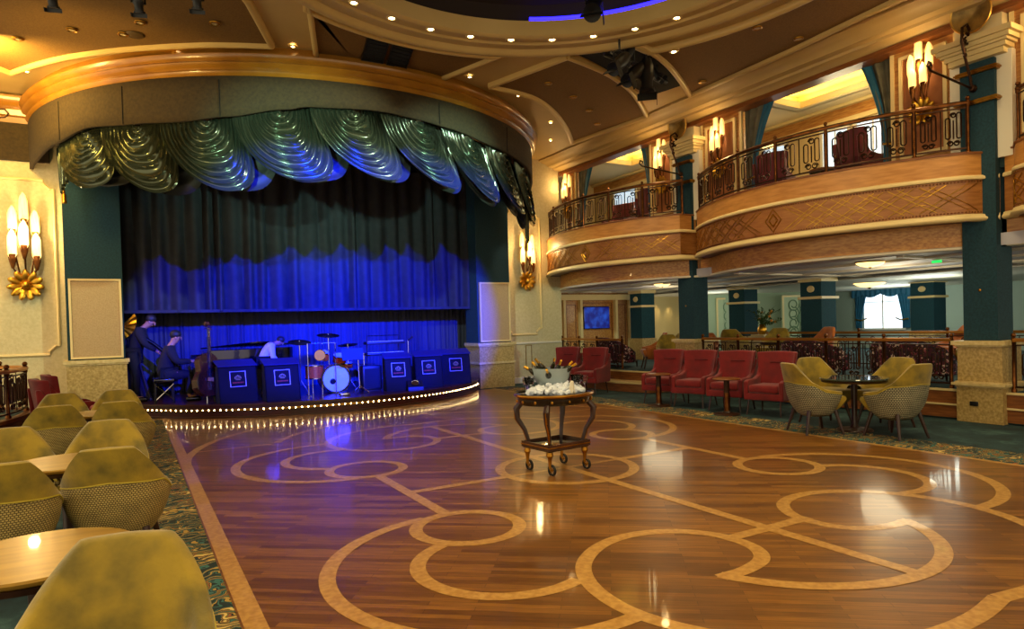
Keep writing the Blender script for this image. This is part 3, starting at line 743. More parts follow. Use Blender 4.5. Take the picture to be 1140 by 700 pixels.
for k, (Yc, s, nm) in enumerate(BAYS):
    y1 = 12.58 if k == 2 else None
    P = bowpath(Yc, s) if k != 2 else bowpath(Yc, s, y1=12.55)[:-2]
    P2 = [(min(8.75, x+.32), y) for x, y in P]
    if k == 2: P2 = P2
    lab = {'nearest': 'bowed wooden balcony front cut off beyond the teal column at the picture edge', 'middle': 'bowed wooden balcony front with gold lattice band between the two teal columns', 'far': 'bowed wooden balcony front with gold lattice band beside the stage wall'}[nm]
    t = thing('balcony_front', lab, 'balcony', (0, 0, 0))
    MB().sweep(P, [(0, 2.37), (0, 3.13), (-.03, 3.14), (-.14, 3.14), (-.14, 2.37)]).build('fascia', M_WOODLZ, t, smooth=40)
    b = MB().sweep(P, [(0, 2.35), (.035, 2.355), (.05, 2.375), (.05, 2.39), (.03, 2.41), (.025, 2.43), (0, 2.44), (-.03, 2.44), (-.03, 2.35)])
    b.sweep(P, [(0, 2.83), (.03, 2.835), (.035, 2.85), (.03, 2.87), (.01, 2.885), (0, 2.885), (-.01, 2.83)])
    b.build('cream_moulding', M_IVORY, t, smooth=50)
    MB().sweep(P, [(.012, 3.13), (.015, 3.15), (.0, 3.16), (-.14, 3.16), (-.14, 3.13)]).build('sill', M_WOODMD, t, smooth=40)
    MB().sweep(P, [(.006, 2.44), (.006, 2.83), (-.005, 2.83), (-.005, 2.44)]).build('frieze', mat('figured veneer', '#a86f38', .38, c2='#8d5727', scale=4, stretch=(1,1,9), detail=5), t, smooth=40)
    b = MB(); L = arclen(P); T = L[-1]; z0, z1 = 2.48, 2.79; off = .01
    def seg(sa, za, sb, zb, r=.0052):
        n = 8; b.tube([at3(P, L, sa+(sb-sa)*i/n, za+(zb-za)*i/n, off) for i in range(n+1)], r, 4)
    per = .62; m0 = T/2
    q = .25
    while q < T-.3:
        if abs(q+per/2-m0) > .22:
            for dlt in (0, .1):
                a, c = q+dlt, min(T-.15, q+dlt+per*.8)
                seg(a, z0, c, z1); seg(a, z1, c, z0)
        q += per*.52
    seg(.2, z0+.10, T-.2, z0+.10, .003); seg(.2, z1-.10, T-.2, z1-.10, .003)
    d = .13; zc = (z0+z1)/2
    for dd, rr in ((.13, .009), (.07, .014)):
        b.tube([at3(P, L, m0-dd, zc, off+.002), at3(P, L, m0, zc+dd*1.2, off+.002), at3(P, L, m0+dd, zc, off+.002), at3(P, L, m0, zc-dd*1.2, off+.002)], rr, 4, closed=True)
    b.build('gold_lattice', M_GOLD, t, smooth=40)
    b = MB(); nd = int(T/.035)
    for zz in (2.457, 2.812):
        for i in range(4, nd-4): 
            p = at3(P, L, i*T/nd, zz, .009); b.box(p, (.008, .018, .013))
    b.build('beaded_border', M_BRONZE, t, smooth=0)['kind'] = 'stuff'
    MB().sweep(P2, [(0, 2.08), (0, 2.37), (-.1, 2.37), (-.1, 2.08)]).build('lower_fascia', M_WOODLT, t, smooth=40)
    MB().sweep(P2, [(.0, 2.045), (.018, 2.05), (.018, 2.075), (0, 2.085), (-.1, 2.085), (-.1, 2.045)]).build('lower_moulding', M_WHITE, t, smooth=40)
    b = MB()
    b.add([(x+.02, y, 2.365) for x, y in P] + [(8.9, y, 2.365) for x, y in P], [(i, i+1, len(P)+i+1, len(P)+i) for i in range(len(P)-1)])
    b.add([(x, y, 3.10) for x, y in P] + [(8.9, y, 3.10) for x, y in P], [(i, i+1, len(P)+i+1, len(P)+i) for i in range(len(P)-1)])
    b.build('soffit', M_WOODDK, t, smooth=0)

def scroll_unit(b, fn, s0, w, z0, z1, r=.0085, flip=False):
    """scrollwork filling a panel: fn(s,z)->point"""
    def loop(sc, za, zb, hw):
        pts = []
        for i in range(9): a = PI*i/8; pts.append(fn(sc+hw*math.cos(a), zb-hw+hw*math.sin(a)))
        for i in range(9): a = PI+PI*i/8; pts.append(fn(sc+hw*math.cos(a), za+hw+hw*math.sin(a)))
        b.tube(pts, r, 4, closed=True)
    def spiral(sc, zc, rad, sg=1, turns=1.4):
        pts = []
        for i in range(17):
            a = turns*2*PI*i/16; rr = rad*(1-.6*i/16); pts.append(fn(sc+sg*rr*math.cos(a), zc+rr*math.sin(a)))
        b.tube(pts, r, 4)
    H = z1-z0; c = s0+w/2
    loop(c-w*.22, z0+H*.26, z1-H*.08, w*.09); loop(c+w*.22, z0+H*.26, z1-H*.20, w*.09)
    spiral(c, z1-H*.14, w*.13); spiral(c-w*.13, z0+H*.13, w*.13, -1); spiral(c+w*.13, z0+H*.13, w*.13, 1)
    for q in (.0, 1.0): b.tube([fn(s0+w*q, z0), fn(s0+w*q, z1)], r*.9, 4)
    b.tube([fn(c, z0+H*.25), fn(c, z1-H*.27)], r, 4)

def railing(label, P, zb, H, npan, posts, cat='railing', hm=None, pm=None, sm_=None, ball=True, thickpost=.02, name='scroll_railing', unit=.3, group=None):
    hm = hm or M_BRONZE; pm = pm or M_BRONZE; sm_ = sm_ or M_IRON
    t = thing(name, label, cat, (P[0][0], P[0][1], zb), group=group); o = Vector(t.location)
    L = arclen(P); T = L[-1]
    X = lambda mb: mb.xf(Matrix.Translation(-o))
    P3 = lambda z: [(x, y, z) for x, y in P]
    X(MB().sweep(P, [(-.028, zb+H-.025), (-.033, zb+H), (-.016, zb+H+.018), (.016, zb+H+.018), (.033, zb+H), (.028, zb+H-.025)])).build('handrail', hm, t, smooth=50)
    X(MB().sweep(P, [(-.01, zb+.05), (-.01, zb+.07), (.01, zb+.07), (.01, zb+.05)]).sweep(P, [(-.008, zb+H-.07), (-.008, zb+H-.055), (.008, zb+H-.055), (.008, zb+H-.07)])).build('rail_bar', sm_, t, smooth=0)
    first = None
    for f in posts:
        p = at3(P, L, T*f, zb)
        if first is None:
            b = MB().lathe([(thickpost*1.3, 0), (thickpost*1.3, .03), (thickpost*.8, .05), (thickpost*.8, H-.06), (thickpost*1.15, H-.05), (thickpost*1.15, H+.02), (thickpost*.6, H+.03), (.001, H+.03)], n=10)
            if ball: b.sph((0, 0, H+.05), thickpost*1.25, 10, 7)
            first = b.build('post', pm, t, smooth=40); first.location = Vector(p) - o
        else:
            c = first.copy(); c.location = Vector(p)-o; C.objects.link(c)
    fs = list(posts)
    for a, c in zip(fs, fs[1:]):
        sa, sc = T*a+thickpost, T*c-thickpost; nu = max(1, round((sc-sa)/unit)); b = MB()
        for i in range(nu):
            scroll_unit(b, lambda s_, z_: at3(P, L, s_, z_), sa+(sc-sa)*i/nu, (sc-sa)/nu, zb+.07, zb+H-.07)
        X(b).build('scroll_panel', sm_, t, smooth=60)
    return t
railing('bronze scrollwork railing on the bowed balcony between the teal columns', [(x+.07, y) for x, y in bowpath(6.1, 7.75, n=40, ends=False)], 3.15, .59, 0, [0, .12, .34, .5, .66, .83, 1.0])
railing('bronze scrollwork railing on the bowed balcony beside the stage wall', [(x+.07, y) for x, y in bowpath(10.6, 7.65, n=40, ends=False, y1=12.45)], 3.15, .59, 0, [0, .17, .34, .5, .66, .83, 1.0])
railing('bronze scrollwork railing on the balcony beyond the nearer teal column', [(x+.07, y) for x, y in bowpath(1.4, 7.75, n=40, ends=False)], 3.15, .59, 0, [0, .17, .34, .5, .66, .83, 1.0])

# columns
def column(dy, label, small):
    t = thing('column', label, 'column', (8.8, 3.95+dy, 0))
    M0 = Matrix.Translation((-8.8, -3.95, 0))
    B = lambda mb, n, m, **k: mb.xf(M0).build(n, m, t, **k)
    B(MB().bb(8.56, 9.04, 3.70, 4.19, 0, .43).bb(8.57, 9.03, 3.71, 4.18, .43, .9), 'pedestal', M_STONE, smooth=0)
    b = MB()
    for z, w, h in ((.415, .02, .02), (.435, .05, .03), (.465, .02, .015), (.89, .02, .02), (.91, .05, .05)): b.bb(8.57-w, 9.03+w, 3.71-w, 4.18+w, z, z+h)
    B(b, 'pedestal_moulding', M_STONET, smooth=0)
    if dy == 0:
        B(MB().rbox((8.555, 4.0, .22), (.02, .09, .055), .008), 'socket_plate', M_BLACK)
    B(MB().bb(8.62, 8.98, 3.77, 4.13, .96, 4.2), 'shaft', M_TEAL, smooth=0)
    B(MB().bb(8.68, 9.0, 3.62, 4.27, 3.06, 4.26), 'pilaster', M_WHITE, smooth=0)
    B(MB().sph((8.615, 3.95, 1.55), .016, 10, 6, (.5,1,1)), 'brass_button', M_BRASS)
    b = MB()
    for z in (4.09, 3.74):
        b.bb(8.585, 8.98, 3.735, 4.165, z-.026, z+.026).bb(8.57, 8.98, 3.72, 4.18, z-.009, z+.009)
    B(b, 'gilt_band', M_BRASS, smooth=0)
    b = MB()
    for z, w, h in ((4.22, .03, .06), (4.28, .06, .05), (4.33, .09, .03), (4.36, .12, .05), (4.41, .16, .06)): b.bb(8.62-w, 9.0+w*.3, 3.69-w, 4.21+w, z, z+h)
    B(b, 'capital', M_IVORY, smooth=0)
    B(MB().bb(8.66, 9.0, 3.70, 4.20, 4.47, 4.99), 'attic_block', M_CREAM, smooth=0)
    return t
column(0, 'nearer square teal column on a speckled stone pedestal with black socket', False)
column(4.72, 'farther square teal column rising behind the red armchairs', False)
def uplight(y, label):
    t = thing('uplight_dish', label, 'uplight', (8.54, y, 4.74), sc=1.3)
    R = Matrix.Rotation(math.radians(-97), 3, 'Y')
    MB().lathe([(.155, .03), (.165, .04), (.172, .03), (.165, .015), (.13, -.03), (.06, -.06), (.0005, -.065)], n=32, rot=R).build('dish', M_UPL, t)
    MB().lathe([(.155, .03), (.12, .005), (.05, -.015), (.0005, -.02)], n=32, rot=R).build('bowl_inside', mat('aged gilt', '#a58445', .4, .4, c2='#6e5526', scale=9), t)
    MB().cyl((.05, 0, 0), (.09, 0, 0), .02, n=8).build('mount', M_BRASS, t)
    return t
uplight(3.95, 'round gilded dish lamp above the capital of the nearer teal column'); uplight(8.67, 'round gilded dish lamp above the capital of the farther teal column')
def bracket(x, y, sgn, label, z=3.9):
    t = thing('iron_bracket', label, 'bracket', (x, y, z))
    MB().tube([(0, 0, 0), (-.06*sgn, 0, .0), (-.9*sgn, 0, .06), (-.96*sgn, 0, .10), (-.94*sgn, 0, .15), (-.89*sgn, 0, .14), (-.89*sgn, 0, .11)], .013, 8).build('arm', M_IRON, t)
    pts = [(-.02*sgn, 0, 0), (-.06*sgn, 0, .12), (-.16*sgn, 0, .32), (-.24*sgn, 0, .5), (-.22*sgn, 0, .66), (-.12*sgn, 0, .72), (-.05*sgn, 0, .66), (-.09*sgn, 0, .6), (-.13*sgn, 0, .62)]
    b = MB().tube([(*p, z_) for (p, z_) in [((x_, y_), z_) for x_, y_, z_ in pts]], .016, 8)
    for i in range(6): b.sph((-.17*sgn-.01*i*sgn, 0, .36+.055*i), .035-.003*i, 8, 6, (1, .6, .9))
    sp_ = [( -.13*sgn+.06*(1-i/16)*math.cos(i*.7), 0, .52+.06*(1-i/16)*math.sin(i*.7)) for i in range(16)]
    b.tube(sp_, .012, 6); b.build('scroll', M_IRON, t)
    MB().lathe([(.0005, -.05), (.03, -.04), (.045, 0), (.03, .04), (.0005, .05)], n=14, rot=Matrix.Rotation(PI/2, 3, 'Y')).build('rosette', M_IRON, t)
bracket(8.6, 3.98, 1, 'wrought iron scroll bracket with long arm on the nearer teal column')
bracket(8.6, 8.70, 1, 'wrought iron scroll bracket with long arm on the farther teal column')
t = thing('iron_rod', 'thin iron rod with hooked end over the left end of the valance', 'rod', (-2.6, 10.6, 4.13))
MB().tube([(0, 0, .05), (1.2, 0, .0), (1.3, 0, .02), (1.34, 0, .07), (1.30, 0, .12), (1.24, 0, .115), (1.22, 0, .10)], .014, 8).build('rod', M_IRON, t)

# walls behind the balconies
piers = [(-2.5,-1.6), (2.85, 3.66), (4.24, 5.02), (7.5, 8.36), (8.98, 9.68), (12.15, 12.62)]
b = MB()
for y0, y1 in piers: b.bb(8.78, 8.98, y0, y1, 3.05, 4.76)
struct(b.build('wall_balcony', M_WOODLT, smooth=0))
b = MB(); bi = MB()
for y0, y1 in piers[1:]:
    frame(b, 'X', 8.78, y0+.10, y1-.10, 3.3, 4.62, .045, .03); 
    b.bb(8.77, 8.8, y1-.03, y1+.02, 3.05, 4.76).bb(8.77, 8.8, y0-.02, y0+.03, 3.05, 4.76)
struct(b.build('trim_7', M_IVORY, smooth=0))
b = MB()
for y0, y1 in piers[1:]: b.bb(8.772, 8.782, y0+.14, y1-.14, 3.34, 4.58)
struct(b.build('trim_8', mat('russet panel', '#9a5b2c', .6, c2='#8b4f24', scale=8), smooth=0))
def tied_drape(x, y, sg, z0, z1, w, label, m=M_DRAPEG, lin=M_DRAPE):
    t = thing('tied_curtain', label, 'curtain', (x, y, z0)); H = z1-z0
    def fn(u, v, o=0):
        f = v*v*(3-2*v); k = .30 if v < .28 else (.30 + .70*((v-.28)/.72)**1.7)
        wz = w*k; yy = sg*wz*u
        return (o + .022*math.sin(u*6*PI), yy, H*v)
    MB().grid(lambda u, v: fn(u, v), 42, 14).build('folds', m, t, smooth=70)
    MB().grid(lambda u, v: (lambda p: (p[0]-.02+.03*u, p[1]*1.0 + sg*.035*u, p[2]))(fn(.72+.28*u, v, -.01)), 10, 14).build('lining_edge', lin, t, smooth=70)
    MB().cyl((-.03, -.01*sg, H*.28), (-.03, sg*w*.36, H*.30), .016, n=6).build('tieback', M_GOLD, t)
    return t
tied_drape(8.86, 5.04, 1, 3.1, 4.72, .42, 'grey tied-back curtain edged in teal at the nearer sconce pier of the middle balcony')
tied_drape(8.86, 7.48, -1, 3.1, 4.72, .55, 'grey tied-back curtain edged in teal at the far side of the middle balcony')
tied_drape(8.86, 9.70, 1, 3.1, 4.72, .30, 'grey tied-back curtain at the near side of the far balcony')
tied_drape(8.86, 12.13, -1, 3.1, 4.72, .50, 'grey tied-back curtain at the stage end of the far balcony')
# upper lounge behind the balcony
struct(MB().bb(8.72, 13.6, -3, 14.5, 2.95, 3.05).build('floor_upper', M_CARP, smooth=0))
XW = 10.95; ZC = 4.98
b = MB().bb(XW, XW+.15, -3, 14.5, 3.05, 5.8).bb(8.98, XW, 14.3, 14.5, 3.05, 5.8).bb(8.98, XW, -3.2, -3, 3.05, 5.8).bb(8.9, 8.96, -3, 14.5, 4.74, 5.4)
struct(b.build('wall_lounge', mat('butter wall', '#cdb482', .6), smooth=0))
coves = [(5.4, 7.5), (9.7, 12.0), (1.0, 3.0)]
cx0, cx1 = 9.2, 10.3
b = MB().bb(8.9, cx0, -3, 14.5, ZC, ZC+.08).bb(cx1, XW, -3, 14.5, ZC, ZC+.08)
ys = sorted([v for c in coves for v in c]); ys = [-3] + ys + [14.5]
for i in range(0, len(ys), 2): b.bb(cx0, cx1, ys[i], ys[i+1], ZC, ZC+.08)
for y0, y1 in coves: b.bb(cx0-.2, cx1+.2, y0-.2, y1+.2, ZC+.24, ZC+.28).bb(cx0-.24, cx0-.2, y0-.2, y1+.2, ZC, ZC+.28).bb(cx1+.2, cx1+.24, y0-.2, y1+.2, ZC, ZC+.28).bb(cx0-.2, cx1+.2, y0-.24, y0-.2, ZC, ZC+.28).bb(cx0-.2, cx1+.2, y1+.2, y1+.24, ZC, ZC+.28)
struct(b.build('ceiling_upper', M_CREAM, smooth=0))
b = MB()
for y0, y1 in coves: b.sweep([(cx0, y0), (cx1, y0), (cx1, y1), (cx0, y1)], [(0, ZC-.03), (-.06, ZC-.03), (-.06, ZC), (0, ZC)], closed=True)
b.bb(XW-.12, XW, -3, 14.5, ZC-.05, ZC).bb(XW-.06, XW, -3, 14.5, 4.66, 4.74)
struct(b.build('trim_9', M_IVORY, smooth=0))
b = MB().bb(XW-.02, XW, -3, 14.5, 4.74, 4.93); struct(b.build('trim_10', M_WOODLT, smooth=0))
k = 1
for y0, y1 in ((6.28, 6.86), (7.02, 7.5), (8.3, 8.8), (4.9, 5.5), (9.9, 10.6), (11.3, 11.9), (12.6, 13.4), (2.0, 2.7)):
    o = MB().bb(XW-.03, XW-.01, y0, y1, 3.25, 4.58).build('window_%d' % k, M_WINB, smooth=0); struct(o)
    b = MB(); frame(b, 'X', XW-.01, y0-.05, y1+.05, 3.2, 4.63, .05, .05); b.bb(XW-.05, XW-.01, (y0+y1)/2-.008, (y0+y1)/2+.008, 3.25, 4.58).bb(XW-.05, XW-.01, y0, y1, 3.85, 3.865)
    b.build('window_frame', M_WHITE, o, smooth=0); k += 1
for i, (y0, y1) in enumerate(coves):
    for yy in (y0-.1, y1+.1): light('cove_glow', 'AREA', ((cx0+cx1)/2, yy, ZC+.1), 9, (1, .66, .12), ((cx0+cx1)/2, yy, 8), cx1-cx0, sy=.08)
    for xx in (cx0-.1, cx1+.1): light('cove_glow', 'AREA', (xx, (y0+y1)/2, ZC+.1), 12, (1, .66, .12), (xx, (y0+y1)/2, 8), .08, sy=y1-y0)
    light('lounge_light', 'POINT', (9.9, (y0+y1)/2, 4.5), 30, WARMW, size=.3)
def bowl_lamp(loc, r, label, group=None):
    t = thing('bowl_lamp', label, 'ceiling lamp', loc, group=group)
    MB().lathe([(r, 0), (r*.93, -r*.14), (r*.65, -r*.30), (r*.25, -r*.38), (.0005, -r*.40)], n=32).build('glass_bowl', M_BOWL, t)
    MB().lathe([(r*1.05, .012), (r*1.07, 0), (r*.98, -.012), (r*.9, 0.0)], n=32).build('rim', M_BRASS, t)
    MB().lathe([(.0005, -r*.52), (r*.06, -r*.48), (r*.10, -r*.42), (r*.18, -r*.40), (.0005, -r*.37)], n=12).build('finial', M_BRONZE, t)
    return t
bowl_lamp((9.5, 5.15, 4.97), .22, 'alabaster bowl lamp on the lounge ceiling behind the middle balcony')
bowl_lamp((10.4, 8.25, 4.5), .14, 'small glowing bowl lamp deep in the lounge behind the middle balcony')
bowl_lamp((10.2, 10.6, 4.5), .16, 'glowing bowl lamp deep in the lounge behind the far balcony')

# sconces
def sconce(loc, rz, label, k=1.0, blades=None, energy=10, off=.25):
    t = thing('wall_sconce', label, 'wall lamp', loc, rz, sc=k)
    blades = blades or [(-.13, .20, .0, .36), (0, .38, .03, .42), (.14, .26, .0, .40), (-.07, -.02, .08, .34), (.09, .0, .08, .36)]
    first = None
    for x, z, y, h in blades:
        w = .052
        b = MB(); out = [(-w, .06), (-w*.6, 0), (w*.6, 0), (w, .06), (w, h*.72), (w*.45, h*.93), (0, h), (-w*.6, h*.86), (-w, h*.72)]
        n = len(out); b.add([(a, -.016-.012*(1-abs(a)/w), c) for a, c in out] + [(a, .016, c) for a, c in out], [tuple(range(n)), tuple(range(2*n-1, n-1, -1))] + [(i, n+i, n+(i+1) % n, (i+1) % n) for i in range(n)])
        g = b.build('glass_blade', M_LITG, t, smooth=0); g.location = (x, -.10-y, z)
    b = MB()
    for x, z, y, h in blades:
        b.lathe([(.012, -.14), (.02, -.12), (.045, -.02), (.052, .05), (.045, .06), (.03, .0), (.0005, -.01)], (x, -.10-y, z), 8, sy=.6)
        b.tube([(x, -.10-y, z-.12), (x*.75, -.10, z*.5-.18), (x*.35, -.06, -.30)], .011, 6)
    b.build('holder', M_BRONZE, t)
    b = MB()
    for i in range(11):
        a = 2*PI*i/11; R = Matrix.Rotation(-a, 3, 'Y')
        b.sph(Vector((0, -.07, -.34)) + R @ Vector((0, 0, .11)), .115, 8, 6, (.42, .30, 1.0), rot=R @ Matrix.Rotation(.35, 3, 'X'))
    b.sph((0, -.11, -.34), .05, 10, 8); b.sph((0, -.03, -.34), .07, 10, 6, (1, .5, 1))
    b.build('shell', M_GOLD, t)
    p = Matrix.Rotation(rz, 3, 'Z') @ Vector((0, -off, .35*k))
    light('sconce_glow', 'POINT', Vector(loc) + p, energy, (1, .66, .28), size=.07)
    return t
big = [(-.12, .36, .0, .38), (.01, .50, .03, .42), (.13, .33, .0, .36), (-.13, .02, .03, .40), (.01, .14, .09, .40), (.14, .0, .03, .38)]
sconce((-1.36, 12.6, 2.50), 0, 'tiered glass blade wall sconce with gilded shell on the cream wall left of the stage', 1.12, big, 50, .35)
sconce((7.66, 12.6, 2.60), 0, 'tiered glass blade wall sconce with gilded shell on the cream wall right of the stage', 1.0, big, 26, .35)
for y, lab in ((4.62, 'glass blade sconce on the pier beside the nearer teal column'), (7.93, 'glass blade sconce on the pier at the far end of the middle balcony'), (9.32, 'glass blade sconce on the pier beside the farther teal column'), (12.38, 'glass blade sconce on the pier at the stage end of the balconies'), (3.2, 'glass blade sconce beyond the nearer teal column')):
    sconce((8.77, y, 4.12), -PI/2, lab, .82, None, 7, .22)

# ================================================================== LOWER LOUNGE (raised floor)
RP = [(8.66, -3), (8.66, 4.2), (8.62, 5.0), (8.52, 6.1), (8.60, 7.6), (8.66, 8.4), (8.66, 8.95), (8.3, 9.15), (8.16, 9.8), (8.12, 10.6), (8.2, 11.4), (8.45, 12.1), (8.6, 12.6)]
fl = MB().prism(RP + [(18.4, 15.6), (18.4, -3)], .005, .36).build('floor_raised', M_CARP, smooth=0); struct(fl)
b = MB()
b.sweep(RP, [(.012, .02), (.012, .17), (.0, .17), (0, .02)]).sweep(RP, [(.02, .19), (.02, .345), (.0, .345), (0, .19)])
st_ = b.build('trim_11', M_WOODMD, smooth=40); struct(st_)
b = MB().sweep(RP, [(.03, .17), (.03, .192), (.0, .192), (0, .17)]).sweep(RP, [(.035, .345), (.035, .368), (-.03, .368), (-.03, .345)])
b.build('nosing', M_IVORY, st_, smooth=40)
stp = [(8.66, 8.9), (8.05, 9.05), (7.86, 9.7), (7.82, 10.6), (7.95, 11.4), (8.3, 12.0), (8.66, 12.1)]
t = struct(MB().prism(stp, .003, .17).build('step', M_WOODMD, smooth=30)); MB().sweep(stp, [(.012, .15), (.02, .16), (.02, .175), (-.25, .176), (-.25, .17), (0, .15)]).build('nosing', M_IVORY, t, smooth=40)
t['kind'] = 'structure'
railing('bronze railing with scroll panels behind the red armchairs at the lower lounge edge', [(x+.06, y) for x, y in crom([(8.66, 4.32), (8.62, 5.0), (8.55, 6.1), (8.60, 7.6), (8.64, 8.36)], 6)], .37, .60, 0, [0, .2, .40, .6, .8, 1.0], hm=mat('brass handrail', '#c07f35', .3, .7), thickpost=.022)
railing('bronze railing with scroll panels at the top of the carpeted steps', [(x+.06, y) for x, y in crom([(8.34, 10.2), (8.30, 11.0), (8.38, 11.6), (8.5, 12.5)], 6)], .37, .58, 0, [0, .33, .66, 1.0], hm=MATS['brass handrail'], thickpost=.022)
railing('bronze railing with scroll panels beyond the nearer teal column', [(8.7, y) for y in (1.0, 2.0, 3.0, 3.65)], .37, .60, 0, [0, .5, 1.0], hm=MATS['brass handrail'], thickpost=.022)
railing('second bronze railing deeper in the lower lounge between the seating rows', [(11.4, y) for y in (4.2, 6.4, 8.6, 10.2)], .37, .62, 0, [0, .25, .5, .75, 1.0], hm=MATS['brass handrail'], thickpost=.022, unit=.5)
# lower ceiling
b = MB().bb(8.72, 18.4, -3, 15.6, 2.06, 2.2)
struct(b.build('ceiling_lower', M_LAV, smooth=0))
b = MB()
for x in (9.3, 10.4, 11.5, 12.6, 14.0, 15.5, 17): b.bb(x, x+.09, -3, 15.4, 2.03, 2.062)
for y in (-.5, 2.2, 4.9, 7.6, 10.3, 13): b.bb(8.75, 18.2, y, y+.09, 2.035, 2.062)
b.bb(12.2, 18.2, 2, 15.4, 2.0, 2.01)
struct(b.build('trim_12', M_WHITE, smooth=0))
struct(MB().bb(18.2, 18.4, -3, 15.6, .36, 2.2).build('wall_far', mat('grey green wall', '#8f9f92', .7), smooth=0))
struct(MB().bb(11.35, 18.4, 15.4, 15.6, .36, 2.2).bb(11.25, 11.35, 13.25, 15.6, .36, 2.2).build('wall_end', mat('beige wall', '#c2ab74', .6), smooth=0))
struct(MB().bb(8.7, 18.4, -3.2, -3, .0, 2.2).build('wall_near_end', M_CREAM, smooth=0))
# TV alcove
t = struct(MB().bb(8.62, 11.3, 13.3, 13.5, .36, 2.06).build('wall_panelled', M_WOODLT, smooth=0))
b = MB()
for x in (9.12, 9.62, 10.72, 11.18): b.bb(x-.03, x+.04, 13.2, 13.3, .36, 1.9)
b.bb(8.8, 11.3, 13.15, 13.3, 1.86, 1.95).bb(8.75, 11.35, 13.1, 13.3, 1.95, 1.99)
b.build('pilasters', M_IVORY, t, smooth=0)
b = MB(); frame(b, 'Y', 13.3, 9.22, 9.52, .5, 1.75, .02, .015); frame(b, 'Y', 13.3, 10.82, 11.08, .5, 1.75, .02, .015); frame(b, 'Y', 13.3, 9.7, 10.64, .45, 1.8, .02, .015)
b.build('panel_beading', M_WOODMD, t, smooth=0)
t = thing('television', 'wall-mounted television glowing deep blue in the panelled alcove', 'television', (10.1, 13.24, 1.42))
MB().rbox((0, 0, 0), (.80, .05, .56), .01).build('bezel', M_BLACKS, t)
def tv_mat():
    m, nt, b_ = _nodes('blue screen picture'); N, L = nt.nodes.new, nt.links.new
    tc = N('ShaderNodeTexCoord'); n = N('ShaderNodeTexNoise'); n.inputs['Scale'].default_value = 6; r = N('ShaderNodeValToRGB')
    r.color_ramp.elements[0].position = .4; r.color_ramp.elements[1].position = .75; r.color_ramp.elements[0].color = (0, .005, .22, 1); r.color_ramp.elements[1].color = (.02, .12, .8, 1)
    L(tc.outputs['Object'], n.inputs['Vector']); L(n.outputs['Fac'], r.inputs[0]); L(r.outputs[0], b_.inputs['Emission Color']); b_.inputs['Emission Strength'].default_value = .5
    b_.inputs['Base Color'].default_value = (0, 0, .02, 1); return m
MB().bb(-.385, .385, -.028, -.024, -.262, .262).build('screen', tv_mat(), t, smooth=0)
MB().bb(-.1, .1, .02, .06, -.1, .1).build('wall_mount', M_BLACK, t, smooth=0)
# lounge columns
def lcol(x, y, w, label, clock=True):
    t = thing('lounge_column', label, 'column', (x, y, .36))
    MB().bb(-w/2, w/2, -w/2, w/2, .0, 1.70).build('shaft', M_TEALD, t, smooth=0)
    MB().bb(-w/2-.04, w/2+.04, -w/2-.04, w/2+.04, 1.28, 1.33).bb(-w/2-.03, w/2+.03, -w/2-.03, w/2+.03, 1.62, 1.70).build('cream_band', M_IVORY, t, smooth=0)
    MB().bb(-w/2-.03, w/2+.03, -w/2-.03, w/2+.03, .0, .52).build('pedestal', M_STONE, t, smooth=0)
    MB().lathe([(.0005, .02), (.07, .02), (.085, .0)], n=20, sx=.8, rot=Matrix.Rotation(-PI/2, 3, 'Y')).xf(Matrix.Translation((-w/2, 0, 1.48))).build('oval_plaque', M_IVORY, t)
    return t
p = atz(896, 318, 2.0)
lcol(11.9, 8.35, .46, 'teal lounge column with oval plaque in line with the glowing window')
lcol(12.7, 10.9, .46, 'darker teal lounge column left of the plaque column, behind the flowers')
lcol(11.0, 12.55, .42, 'teal lounge column between the television alcove and the farther main column')
lcol(15.6, 8.2, .5, 'teal lounge column at the right side of the glowing window')
# ornament panels and lit wall
def orn(x, y, w, h, z, label, rz=0):
    t = thing('ornament_panel', label, 'wall panel', (x, y, z), rz)
    MB().bb(-w/2, w/2, -.02, .02, 0, h).build('board', M_GREENW, t, smooth=0)
    b = MB(); frame(b, 'Y', -.02, -w/2, w/2, 0, h, .05, .02); b.build('frame', M_IVORY, t, smooth=0)
    b = MB()
    for sx in (-1, 1):
        for j in range(4):
            zc = h*(.2+.2*j); r = w*.17
            b.tube([(sx*(w*.17 + r*(1-.6*i/18)*math.cos(i*.5+j)), -.03, zc + r*(1-.6*i/18)*math.sin(i*.5+j)*1.1) for i in range(19)], .016, 5)
    b.tube([(.0, -.03, h*.08), (.03*1, -.03, h*.5), (0, -.03, h*.93)], .014, 5); b.sph((0, -.03, h*.5), w*.09, 10, 6, (1, .3, 1.4))
    b.build('scroll_relief', M_GREENO, t); return t
orn(15.0, 13.2, 1.15, 1.28, .62, 'pale green panel with scroll relief left of the plaque column', -.3)
orn(16.1, 11.9, 1.0, 1.28, .62, 'pale green panel with scroll relief right of the plaque column', -.4)
struct(MB().box((15.6, 12.7, 1.2), (3.4, .1, 1.7), -.6).build('wall_divider', mat('sage wall', '#9aab8e', .7), smooth=0))
struct(MB().box((13.6, 14.6, 1.2), (4.4, .1, 1.7), 0).build('wall_lit', mat('beige wall', '#c2ab74', .6), smooth=0))
for x in (13.3, 13.75, 14.3, 14.85): light('wall_wash', 'SPOT', (x, 14.36, 2.0), 26, (1, .78, .4), (x, 14.58, 1.0), .03, 46, .5)
